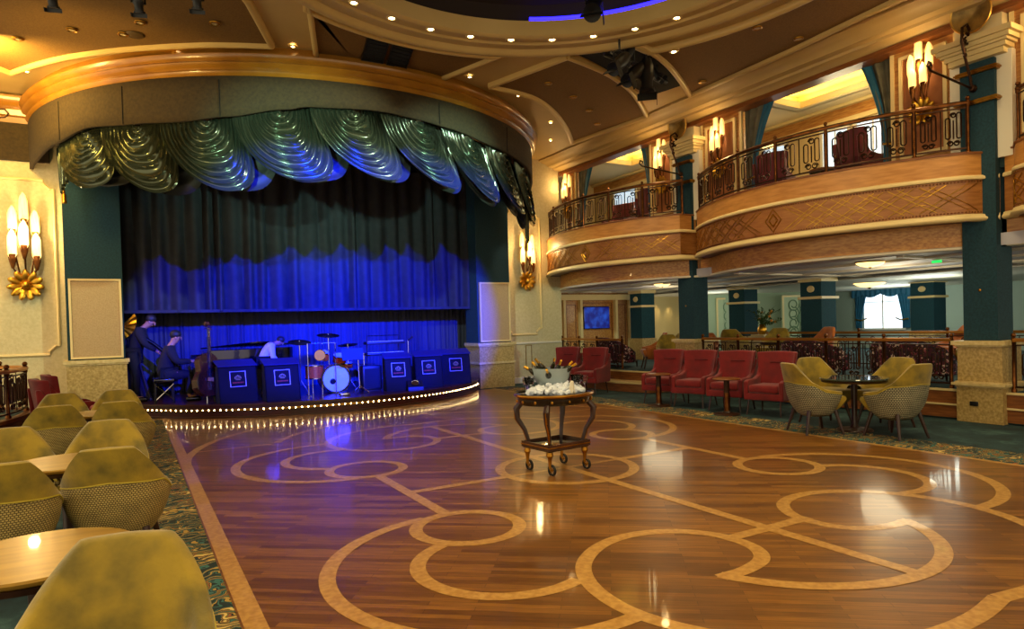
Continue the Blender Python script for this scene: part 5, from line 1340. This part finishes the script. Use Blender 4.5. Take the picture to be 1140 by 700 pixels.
def person(loc, rz, label, J, top, trouser, k=.87, hair=M_HAIR):
    """J: joint dict in metres, facing +X, feet at z 0, real size; k scales"""
    t = thing('person', label, 'person', loc, rz, sc=k)
    V3 = {a: Vector(b) for a, b in J.items()}
    nodes, idx, edges = [], {}, []
    def N(n, p, r): idx[n] = len(nodes); nodes.append((tuple(p), r)); return idx[n]
    def E_(a, b): edges.append((idx[a], idx[b]))
    pel, ch, nk, hd = V3['pelvis'], V3['chest'], V3['neck'], V3['head']
    N('pelvis', pel, .11); N('waist', pel.lerp(ch, .45), .095); N('chest', ch, .12); N('neck', nk, .052)
    up_ = (hd-nk).normalized(); fw = V3.get('look', Vector((1, 0, 0)))
    N('chin', hd - up_*.075 + fw*.015, .066); N('skull', hd + up_*.02, .088); N('crown', hd + up_*.085 - fw*.01, .062)
    for a, b in (('pelvis','waist'),('waist','chest'),('chest','neck'),('neck','chin'),('chin','skull'),('skull','crown')): E_(a, b)
    for s in ('l', 'r'):
        N('sh'+s, V3['sh'+s], .055); N('el'+s, V3['el'+s], .042); N('wr'+s, V3['wr'+s], .028)
        E_('chest', 'sh'+s); E_('sh'+s, 'el'+s); E_('el'+s, 'wr'+s)
        d = (V3['hd'+s]-V3['wr'+s]).normalized(); side = d.cross(Vector((0, 0, 1)))
        side = side.normalized() if side.length > .1 else Vector((0, 1, 0)); dn = d.cross(side).normalized()
        if dn.z > 0: dn = -dn
        N('pm'+s, V3['wr'+s] + d*.05, .032); E_('wr'+s, 'pm'+s)
        for f in range(4):
            o_ = side*(.03 - .02*f); L_ = (.075, .088, .082, .062)[f]
            N('f%d%s' % (f, s), V3['wr'+s]+d*.09+o_, .011); N('g%d%s' % (f, s), V3['wr'+s]+d*(.09+L_*.5)+o_*1.1+dn*.010, .010); N('h%d%s' % (f, s), V3['wr'+s]+d*(.09+L_*.85)+o_*1.1+dn*.035, .008)
            E_('pm'+s, 'f%d%s' % (f, s)); E_('f%d%s' % (f, s), 'g%d%s' % (f, s)); E_('g%d%s' % (f, s), 'h%d%s' % (f, s))
        N('t0'+s, V3['wr'+s]+d*.045+side*.045, .012); N('t1'+s, V3['wr'+s]+d*.085+side*.062+dn*.012, .010); E_('pm'+s, 't0'+s); E_('t0'+s, 't1'+s)
        N('hp'+s, V3['hp'+s], .085); N('kn'+s, V3['kn'+s], .062); N('an'+s, V3['an'+s], .042); N('to'+s, V3['an'+s]+V3.get('toe', Vector((.17, 0, -.045))), .035)
        E_('pelvis', 'hp'+s); E_('hp'+s, 'kn'+s); E_('kn'+s, 'an'+s); E_('an'+s, 'to'+s)
    q = fw.cross(up_).normalized(); ex = MB()
    ex.sph(hd + fw*.098 - up_*.005, .018, 8, 6, (1, .7, 1.3)); ex.sph(hd + fw*.085 - up_*.05, .02, 8, 5, (.7, 1.2, .35))
    for sg in (-1, 1): ex.sph(hd + q*sg*.085 - up_*.005, .022, 8, 6, (.8, .35, 1.2)); ex.sph(hd + fw*.08 + q*sg*.032 + up_*.022, .012, 8, 5)
    skin_mesh('body', nodes, edges, M_SKIN, t, 0, ex)
    # clothing follows the body
    jn, je = [], []
    def JN(p, r): jn.append((tuple(p), r)); return len(jn)-1
    a0 = JN(pel - Vector((0, 0, .10)), .175); a1 = JN(pel.lerp(ch, .45), .165); a2 = JN(ch, .195); a3 = JN(ch.lerp(nk, .75), .10); je += [(a0, a1), (a1, a2), (a2, a3)]
    for s in ('l', 'r'):
        b0 = JN(V3['sh'+s], .098); b1 = JN(V3['el'+s], .066); b2 = JN(V3['el'+s].lerp(V3['wr'+s], .93), .044); je += [(a2, b0), (b0, b1), (b1, b2)]
    skin_mesh('jacket' if top is M_SUIT else 'shirt', jn, je, top, t, 0)
    jn, je = [], []
    a0 = JN(pel, .165)
    for s in ('l', 'r'):
        b0 = JN(V3['hp'+s], .115); b1 = JN(V3['kn'+s], .080); b2 = JN(V3['kn'+s].lerp(V3['an'+s], .95), .062); je += [(a0, b0), (b0, b1), (b1, b2)]
    skin_mesh('trousers', jn, je, trouser, t, 0)
    for s in ('l', 'r'):
        b = MB(); tv = V3.get('toe', Vector((.17, 0, -.045))); b.rbox(V3['an'+s]+tv*.45-Vector((0, 0, .025)), (.27, .10, .09), .035); b.build('shoe', M_BLACKS, t)
    MB().sph(hd + up_*.062 - fw*.036, .098, 16, 12, (1.0, .92, .92)).build('hair', hair, t)
    return t
stand = dict(pelvis=(0,0,.95), chest=(.13,0,1.30), neck=(.22,0,1.46), head=(.33,0,1.56), look=(.85,0,-.5), shl=(.14,.19,1.38), shr=(.14,-.19,1.38), ell=(.24,.24,1.12), elr=(.26,-.22,1.12), wrl=(.42,.12,.98), wrr=(.44,-.10,.98), hdl=(.5,.1,.9), hdr=(.52,-.08,.9),
             hpl=(.0,.10,.92), hpr=(.0,-.10,.92), knl=(.04,.12,.50), knr=(.08,-.12,.50), anl=(-.04,.13,.09), anr=(.05,-.13,.09))
person((.02, 12.45, ZS), -.15, 'person in dark clothes standing bent forward beside the gilded fan', stand, M_SUIT, M_TROUS, .83)
sit = dict(pelvis=(0,0,.52), chest=(.06,0,.88), neck=(.12,0,1.06), head=(.20,0,1.19), look=(.97,0,-.2), shl=(.08,.19,.98), shr=(.08,-.19,.98), ell=(.20,.24,.74), elr=(.20,-.24,.74), wrl=(.46,.16,.74), wrr=(.46,-.16,.74), hdl=(.56,.14,.73), hdr=(.56,-.14,.73),
           hpl=(.04,.10,.50), hpr=(.04,-.10,.50), knl=(.44,.13,.50), knr=(.44,-.13,.50), anl=(.42,.13,.09), anr=(.38,-.13,.09))
person((.46, 11.92, ZS), 0, 'person in a dark suit seated at the grand piano with hands on the keys', sit, M_SUIT, M_TROUS, .86)
bend = dict(pelvis=(0,0,.93), chest=(.16,0,1.22), neck=(.28,0,1.33), head=(.40,0,1.38), look=(.75,0,-.65), shl=(.18,.19,1.28), shr=(.18,-.19,1.28), ell=(.20,.25,1.0), elr=(.22,-.25,1.0), wrl=(.38,.16,.86), wrr=(.40,-.16,.86), hdl=(.46,.14,.80), hdr=(.48,-.14,.80),
            hpl=(.0,.10,.90), hpr=(.0,-.10,.90), knl=(.06,.12,.48), knr=(.05,-.12,.48), anl=(-.02,.13,.09), anr=(.0,-.13,.09))
person((1.86, 11.35, ZS), -.1, 'person in a pale shirt bending forward behind the two left music stand fronts', bend, M_SHIRT, M_TROUS, .66)
t = thing('piano_bench', 'padded piano bench with crossed metal stay under the seated player', 'bench', (.44, 11.92, ZS))
MB().rbox((0, 0, .36), (.30, .50, .07), .02).build('cushion', M_BLACKS, t)
for sx in (-1, 1):
    for sy in (-1, 1): MB().cyl((sx*.12, sy*.2, .33), (sx*.13, sy*.21, 0), .014, n=8).build('leg', M_BLACK, t)
MB().tube([(-.13, -.21, .05), (.13, -.21, .3)], .008, 5).tube([(.13, -.212, .05), (-.13, -.212, .3)], .008, 5).build('stay', M_CHROME, t)
# piano
t = thing('grand_piano', 'black grand piano with raised lid behind the music stand fronts', 'piano', (1.04, 11.95, ZS))
out = [(0, -.6), (.25, -.62), (.9, -.6), (1.15, -.5), (1.25, -.35), (1.35, -.1), (1.6, .05), (1.72, .25), (1.68, .5), (1.5, .62), (0, .62)]
oc = crom(out + [out[0]], 4)[:-1]
MB().prism([(x*.85, y*.9) for x, y in out], .52, .80).build('case', M_BLACKS, t, smooth=30)
b = MB(); b.prism([(x*.85, y*.9) for x, y in out[2:]], 0, .02); M_ = Matrix.Translation((0, .56, .81)) @ Matrix.Rotation(math.radians(-5), 4, 'X') @ Matrix.Translation((0, -.56, 0))
b.xf(M_).build('lid', M_BLACKS, t, smooth=30)
MB().bb(-.16, .02, -.54, .54, .52, .62).bb(-.16, .02, -.56, -.52, .6, .72).bb(-.16, .02, .52, .56, .6, .72).build('keybed', M_BLACKS, t, smooth=0)
MB().bb(-.155, -.02, -.5, .5, .62, .635).build('white_keys', M_WHITE, t, smooth=0)
b = MB()
for i in range(36):
    if i % 7 not in (2, 6): b.bb(-.10, -.02, -.5+i*.0278+.018, -.5+i*.0278+.034, .635, .645)
b.build('black_keys', M_BLACKS, t, smooth=0)
MB().bb(.06, .08, -.28, .28, .80, 1.02).build('music_desk', M_BLACKS, t, smooth=0)
for x, y in ((.1, -.48), (.1, .48), (1.3, .3)): MB().cyl((x, y, .53), (x, y, .0), .05, .03, 10).build('leg', M_BLACKS, t)
# double bass
t = thing('double_bass', 'double bass leaning upright beside the piano keyboard', 'double bass', (1.0, 11.2, ZS), .5)
R0 = Matrix.Rotation(math.radians(-8), 4, 'X') @ Matrix.Rotation(math.radians(6), 4, 'Y')
def bo(z):
    k = [(0, 0), (.03, .12), (.12, .20), (.24, .215), (.34, .17), (.40, .14), (.47, .155), (.56, .165), (.63, .12), (.67, .05), (.69, .02)]
    for (a, r), (c, q_) in zip(k, k[1:]):
        if a <= z <= c: return r+(q_-r)*(z-a)/(c-a)
    return .02
P_ = [(-bo(z/40*.69), z/40*.69) for z in range(41)] + [(bo(z/40*.69), z/40*.69) for z in range(40, -1, -1)]
n = len(P_); b = MB().add([(x, -.07, z+.1) for x, z in P_] + [(x, .07, z+.1) for x, z in P_], [tuple(range(n)), tuple(range(2*n-1, n-1, -1))] + [(i, (i+1) % n, n+(i+1) % n, n+i) for i in range(n)])
b.xf(R0).build('body', M_BASSW, t, smooth=40)
MB().tube([(0, -.085, .55), (0, -.075, .8), (0, -.06, 1.18)], .018, 8).xf(R0).build('neck', M_BLACKS, t)
MB().box((0, -.085, .72), (.04, .012, .62)).xf(R0).build('fingerboard', M_BLACK, t, smooth=0)
b = MB().lathe([(.0005, -.03), (.03, -.03), (.034, 0), (.03, .03), (.0005, .03)], (0, -.03, 1.25), 14, rot=Matrix.Rotation(PI/2, 3, 'Y'))
for z in (1.16, 1.19, 1.22): b.cyl((-.06, -.06, z), (.06, -.06, z), .006, n=6)
b.xf(R0).build('scroll_head', M_BASSW, t)
b = MB()
for x in (-.012, -.004, .004, .012): b.cyl((x, -.10, .2), (x, -.095, 1.17), .0018, n=4)
b.xf(R0).build('strings', M_CHROME, t)
MB().cyl((0, 0, .12), (0, 0, .0), .008, n=6).xf(R0).build('end_pin', M_CHROME, t)
MB().box((0, -.10, .36), (.09, .02, .06)).xf(R0).build('bridge', M_WOODLT, t, smooth=0)
# music stand fronts
def mstand(x, y, w, rz, label, red=False):
    t = thing('bandstand', label, 'music stand', (x, y, ZS), rz)
    MB().add([(-w/2, 0, 0), (w/2, 0, 0), (w/2, .10, .56), (-w/2, .10, .56), (-w/2, .02, 0), (w/2, .02, 0), (w/2, .12, .56), (-w/2, .12, .56)], [(0,1,2,3),(7,6,5,4),(0,3,7,4),(1,5,6,2),(3,2,6,7),(0,4,5,1)]).build('front_panel', M_STAND, t, smooth=0)
    for s in (-1, 1):
        b = MB(); b.add([(s*w/2, .0, 0), (s*w/2, .26, 0), (s*w/2, .26, .56), (s*w/2, .10, .56)] + [(s*(w/2-.015), .0, 0), (s*(w/2-.015), .26, 0), (s*(w/2-.015), .26, .56), (s*(w/2-.015), .10, .56)], [(0,1,2,3),(7,6,5,4),(0,4,5,1),(1,5,6,2),(2,6,7,3),(3,7,4,0)])
        b.build('side_wing', M_STAND, t, smooth=0)
    MB().add([(-w/2-.01, .06, .555), (w/2+.01, .06, .555), (w/2+.01, .34, .64), (-w/2-.01, .34, .64), (-w/2-.01, .06, .57), (w/2+.01, .06, .57), (w/2+.01, .34, .655), (-w/2-.01, .34, .655)], [(3,2,1,0),(4,5,6,7),(0,1,5,4),(1,2,6,5),(2,3,7,6),(3,0,4,7)]).build('desk', mat('lit navy desk top', '#10123a', .8), t, smooth=0)  # bluer than the front, so the colour carries the light on top
    b = MB(); zz = .36; hw = .115; fy = lambda z: z*.178 - .006
    sl = lambda x_, z_: (x_, fy(z_), z_)
    b.tube([sl(-hw, zz-hw), sl(hw, zz-hw), sl(hw, zz+hw), sl(-hw, zz+hw)], .007, 4, closed=True)
    fr = b.build('white_square_frame', M_PAPER, t, smooth=0)
    b = MB(); g = lambda x_, z_: (x_, fy(z_)-.003, z_)
    b.tube([g(.045*math.cos(a), zz+.015+.035*math.sin(a)) for a in [PI*i/10 for i in range(11)]], .005, 4)
    b.tube([g(-.05, zz+.01), g(.05, zz+.01)], .005, 4); b.tube([g(-.02, zz+.02), g(0, zz+.06), g(.02, zz+.02)], .004, 4); b.tube([g(-.035, zz-.01), g(.035, zz-.01)], .005, 4)
    b.build('crown_emblem', M_EMBG, fr)
    b = MB()
    for i in range(9): b.box(g(-.076+.019*i, zz-.055), (.012, .003, .018))
    b.build('print_line', M_EMBL, fr, smooth=0)
    return t
mstand(1.43, 10.93, .57, .12, 'dark blue music stand front with white square emblem frame, leftmost of the five')
mstand(2.04, 10.68, .52, .05, 'dark blue music stand front with white square emblem frame, beside the drum kit')
mstand(3.98, 10.80, .46, -.12, 'dark blue music stand front with white square emblem frame, just right of the drums')
mstand(4.62, 10.98, .50, -.16, 'dark blue music stand front with white square emblem frame, fourth from the piano')
mstand(5.28, 11.25, .56, -.2, 'dark blue music stand front with white square emblem frame, nearest the right stage pier')
# drum kit
KX, KY = 3.02, 11.45
t = thing('drum_kit', 'drum kit with orange toms, white bass drum head and cymbals at centre stage', 'drum kit', (KX, KY, ZS))
RX = Matrix.Rotation(PI/2, 3, 'X')
d = MB().lathe([(.235, -.18), (.24, -.16), (.235, .16), (.235, .18)], (0, 0, .245), 36, rot=RX).build('bass_drum', M_DRUM, t)
MB().lathe([(.0005, .0), (.22, .0), (.224, -.004)], (0, -.185, .245), 36, rot=RX).build('head', M_DHEAD, d)
MB().lathe([(.222, -.012), (.25, -.012), (.25, .012), (.222, .012)], (0, -.18, .245), 36, rot=RX, closed=True).build('hoop', M_BLACKS, d)
MB().lathe([(.0005, .0), (.05, .0)], (-.06, -.189, .2), 20, rot=RX).build('port_hole', M_VOID, d)
b = MB()
for i in range(8): a = 2*PI*i/8; b.box((.24*math.cos(a), -.15, .245+.24*math.sin(a)), (.02, .06, .02))
b.build('lugs', M_CHROME, d, smooth=0)
def tom(x, y, z, r, h, nm='tom', tilt=0):
    R = Matrix.Rotation(tilt, 3, 'X')
    d = MB().lathe([(r, 0), (r, h)], (x, y, z), 28, rot=R).build(nm, M_DRUM, t)
    MB().lathe([(.0005, h+.002), (r*.97, h+.002)], (x, y, z), 28, rot=R).build('head', M_DHEAD, d)
    MB().lathe([(r*.99, h-.012), (r*1.05, h-.012), (r*1.05, h+.008), (r*.99, h+.008)], (x, y, z), 28, rot=R, closed=True).lathe([(r*.99, -.0), (r*1.05, -.0), (r*1.05, .016), (r*.99, .016)], (x, y, z), 28, rot=R, closed=True).build('hoop', M_CHROME, d)
tom(-.33, -.05, .26, .15, .22, 'floor_tom'); tom(-.17, .02, .58, .10, .13, 'tom', .35); tom(.13, .06, .52, .11, .12, 'tom', .35); tom(.30, .30, .40, .13, .08, 'snare_drum', .1)
for x, y in ((-.45, -.12), (-.22, -.12), (-.33, .1)): MB().cyl((x, y, .45), (x, y, .0), .008, n=6).build('leg', M_CHROME, t)
for x, y, z, r, tl in ((-.52, .15, .88, .19, .25), (.34, .25, .80, .18, -.2), (.55, .0, .62, .13, 0), (.05, .45, .98, .20, .2)):
    c = MB().lathe([(.0005, .02), (.03, .012), (r, 0)], (x, y, z), 28, rot=Matrix.Rotation(tl, 3, 'X')).build('cymbal', M_CYMB, t)
    b = MB().cyl((x, y, z+.03), (x, y, .22), .008, n=6)
    for k in range(3): a = 2*PI*k/3; b.cyl((x, y, .24), (x+.14*math.cos(a), y+.14*math.sin(a), 0), .006, n=5)
    b.build('cymbal_stand', M_CHROME, c)
t = thing('music_stand', 'black flat-topped music stand on chrome legs in front of the cymbals', 'music stand', (3.22, 10.95, ZS))
MB().box((0, 0, .66), (.36, .02, .20), rot=Matrix.Rotation(-.3, 3, 'X')).build('desk', M_BLACK, t, smooth=0)
b = MB().cyl((.1, .02, .58), (.12, .03, .08), .008, n=6)
for k in range(3): a = 2*PI*k/3; b.cyl((.12, .03, .12), (.12+.16*math.cos(a), .03+.16*math.sin(a), 0), .006, n=5)
b.build('tripod', M_CHROME, t)
t = thing('chrome_frame', 'thin chrome hanging frame standing beside the orange toms', 'percussion frame', (2.72, 11.2, ZS))
b = MB().tube([(-.18, 0, 0), (-.18, 0, .86), (.28, 0, .86), (.28, 0, .0)], .009, 6)
for x in (-.18, .28): b.tube([(x, -.14, 0), (x, .14, 0)], .008, 5)
b.build('frame', M_CHROME, t)
MB().lathe([(.0005, 0), (.09, 0), (.1, .02)], (.02, 0, .66), 20, rot=RX).build('gong', M_CYMB, t)
t = thing('keyboard_rack', 'thin metal keyboard rack with two keyboards right of the drums', 'keyboard stand', (4.0, 11.6, ZS))
b = MB()
for x in (-.3, .3): b.tube([(x, .18, 0), (x, .05, .95)], .009, 6).tube([(x, -.15, 0), (x, .18, 0)], .009, 6)
b.tube([(-.3, .05, .95), (.3, .05, .95)], .009, 6); b.build('rack_frame', M_BLACK, t)
for z in (.62, .82): 
    kb = MB().rbox((0, -.02, z), (.72, .22, .05), .01).build('keyboard', M_BLACK, t); MB().bb(-.33, .33, -.12, -.04, z+.025, z+.032).build('keys', M_WHITE, kb, smooth=0)
def amp(x, y, w, h, lab, rz=0):
    t = thing('amplifier', lab, 'amplifier', (x, y, ZS), rz)
    MB().rbox((0, 0, h/2+.02), (w, .2, h), .015).build('cabinet', M_BLACK, t); MB().bb(-w/2+.03, w/2-.03, -.104, -.1, .05, h-.03).build('grille_cloth', mat('grille cloth', '#16161a', .9, c2='#0c0c10', scale=120), t, smooth=0)
    MB().bb(-w/2+.02, w/2-.02, -.07, .07, 0, .02).build('feet', M_BLACK, t, smooth=0)
amp(3.62, 11.25, .34, .42, 'black amplifier beside the drum kit'); amp(4.55, 11.35, .3, .36, 'small black amplifier behind the fourth music stand front')
t = thing('stage_monitor', 'black wedge-shaped floor monitor by the stage edge in front of the stands', 'floor monitor', (4.22, 10.68, ZS), -.2)
MB().add([(-.13,-.07,0),(.13,-.07,0),(.13,.1,0),(-.13,.1,0),(-.13,-.05,.06),(.13,-.05,.06),(.13,.08,.17),(-.13,.08,.17)], [(3,2,1,0),(4,5,6,7),(0,1,5,4),(1,2,6,5),(2,3,7,6),(3,0,4,7)]).build('cabinet', M_BLACK, t, smooth=0)
MB().lathe([(.0005, 0), (.06, .0), (.065, .006)], (0, .012, .122), 20, rot=Matrix.Rotation(math.radians(40), 3, 'X')).build('cone', M_CHROME, t)
t = thing('pedal', 'small silver foot pedal on the stage floor before the bass drum', 'pedal', (3.0, 10.72, ZS)); MB().rbox((0, 0, .025), (.16, .12, .05), .012).build('housing', M_CHROME, t); MB().rbox((0, -.01, .055), (.09, .09, .015), .005).build('footplate', M_BLACK, t)
t = thing('microphone_stand', 'slim chrome microphone stand behind the third and fourth music stand fronts', 'microphone stand', (4.35, 11.3, ZS))
b = MB().cyl((0, 0, 0), (0, 0, .85), .008, n=6).lathe([(.0005, .02), (.10, .012), (.11, 0)], n=20); b.build('stand', M_CHROME, t); MB().cyl((0, 0, .85), (.08, -.04, .92), .014, .02, 10).build('microphone', M_BLACK, t)
# gilded fan and gathered leg drape at the left edge of the stage
t = thing('gilded_fan', 'gilded pleated fan ornament at the left edge of the stage opening', 'ornament', (-.13, 12.30, 1.45))
b = MB()
for i in range(7):
    a0, a1 = math.radians(-65+22*i), math.radians(-65+22*(i+1)); am = (a0+a1)/2; r = .30-.015*i
    q = lambda a, rr, y: (rr*math.sin(a), y, rr*math.cos(a)*.75)
    b.add([(0, 0, 0), q(a0, r, .0), q(am, r*.98, -.03), q(a1, r, 0)], [(0, 1, 2), (0, 2, 3)])
b.xf(Matrix.Rotation(math.radians(115), 4, 'Y')).build('fan_blades', M_GOLD, t, smooth=0, thick=.008)
MB().sph((0, -.02, 0), .035, 10, 7).build('boss', M_GOLD, t)
t = thing('leg_drape', 'blue-lit cloth sweeping down from the gilded fan behind the players', 'drape', (.0, 12.45, 0))
MB().grid(lambda u, v: (-.02 + .75*v + .10*u*(1-v) , .05*math.sin(u*5*PI)+.02, 1.42 - .35*v - .18*u - .3*v*v), 30, 14).build('sweep', M_BACKD, t, smooth=70)
MB().grid(lambda u, v: (-.06 + .35*u*(.15+.85*v), .05*math.sin(u*6*PI)-.04, 1.35 - 1.12*v), 40, 14).build('fall', M_BACKD, t, smooth=70)
# ================================================================== LIGHT
BLUE = (.0, .015, 1.0)
for x0, x1 in ((1.8, 1.9), (2.8, 2.8), (3.7, 3.8), (4.7, 4.75)):
    light('blue_stage_wash', 'SPOT', (x0, 1.3, 4.8), 21000, BLUE, (x1, 12.6, 1.35), .05, 20.5, .4)
light('stage_top_blue', 'AREA', (3.1, 13.5, 3.3), 60, (.0, .03, 1), (3.1, 13.2, 0), 4.5, sy=.5)
light('swag_key', 'SPOT', (-.6, 4.6, 3.0), 1300, (.50, 1, .78), (2.0, 9.4, 3.6), .05, 30, .9)
light('swag_key', 'SPOT', (6.6, 5.0, 3.0), 1300, (.50, 1, .78), (4.2, 9.4, 3.6), .05, 30, .9)
light('pale_side', 'SPOT', (5.2, 5.2, 4.6), 1100, (.8, 1.0, .72), (-1.0, 12.5, 2.4), .05, 34, .6)
light('pale_side', 'SPOT', (1.2, 5.4, 4.6), 900, (.65, .95, .85), (7.1, 12.4, 2.2), .05, 30, .6)
light('rose_side', 'SPOT', (2.2, 6.0, 4.4), 60, (1, .25, .5), (-.4, 12.1, .9), .05, 18, .8)
light('violet_side', 'SPOT', (4.4, 6.0, 4.4), 160, (.35, .2, 1), (6.6, 12.1, .9), .05, 22, .8)
light('wall_fill_left', 'SPOT', (-1.9, 8.6, 3.9), 170, (1, .86, .55), (-1.6, 12.6, 2.2), .2, 70, .9)  # unseen spot added to lift the brightness of the left wall
light('wall_wash_right', 'SPOT', (7.6, 9.4, 4.0), 90, (1, .86, .6), (7.6, 12.6, 2.4), .2, 60, .9)
# cornice cove warmth from the left
light('cornice_glow', 'AREA', (-1.6, 10.2, 4.7), 110, (1, .66, .16), (-1.2, 11.2, 5.0), .7)
light('cornice_glow', 'SPOT', (-1.4, 8.0, 3.2), 260, (1, .66, .18), (.2, 10.6, 4.9), .2, 75, 1)
# general house light
for x, y, e in ((1.2, 2.5, 60), (5.4, 2.5, 60), (3.4, .4, 60), (-.4, 4.4, 60), (-.5, 1.8, 50), (7.4, 3.6, 60), (7.4, 7.2, 60), (7.4, 10.2, 45)):
    light('house_light', 'SPOT', (x, y, 4.85), e*2.2, WARMW, (x, y, 0), .45, 120, .9)
for y in (1.5, 5, 8.5): light('balcony_face_light', 'SPOT', (4.4, y, 4.6), 150, (1, .74, .38), (8.5, y+1.0, 2.9), .15, 60, .9)
w = bpy.data.worlds.new('house'); bpy.context.scene.world = w; w.use_nodes = True
w.node_tree.nodes['Background'].inputs[0].default_value = (1, .84, .55, 1); w.node_tree.nodes['Background'].inputs[1].default_value = 1.25

# ================================================================== CAMERA
cd = bpy.data.cameras.new('camera'); cam = bpy.data.objects.new('camera', cd); C.objects.link(cam)
cd.sensor_fit = 'HORIZONTAL'; cd.sensor_width = 36; cd.lens = 36*F_PX/1140; cd.clip_start = .05; cd.clip_end = 100
cd.shift_y = (CY - 350)/1140
cam.location = (0, 0, EYE)
cam.matrix_world = Matrix.Translation((0, 0, EYE)) @ Matrix.Rotation(-YAW, 4, 'Z') @ Matrix.Rotation(PI/2 + PITCH, 4, 'X') @ Matrix.Rotation(ROLL, 4, 'Z')
bpy.context.scene.camera = cam
s = bpy.context.scene
s.view_settings.view_transform = 'Standard'; s.view_settings.look = 'None'; s.view_settings.gamma = 1; s.view_settings.use_curve_mapping = False
s.view_settings.exposure = 0.3
s.cycles.use_denoising = True
s.cycles.max_bounces = 6; s.cycles.diffuse_bounces = 3; s.cycles.glossy_bounces = 3; s.cycles.transmission_bounces = 8; s.cycles.caustics_reflective = False; s.cycles.caustics_refractive = False
s.cycles.sample_clamp_indirect = 4; s.cycles.sample_clamp_direct = 0
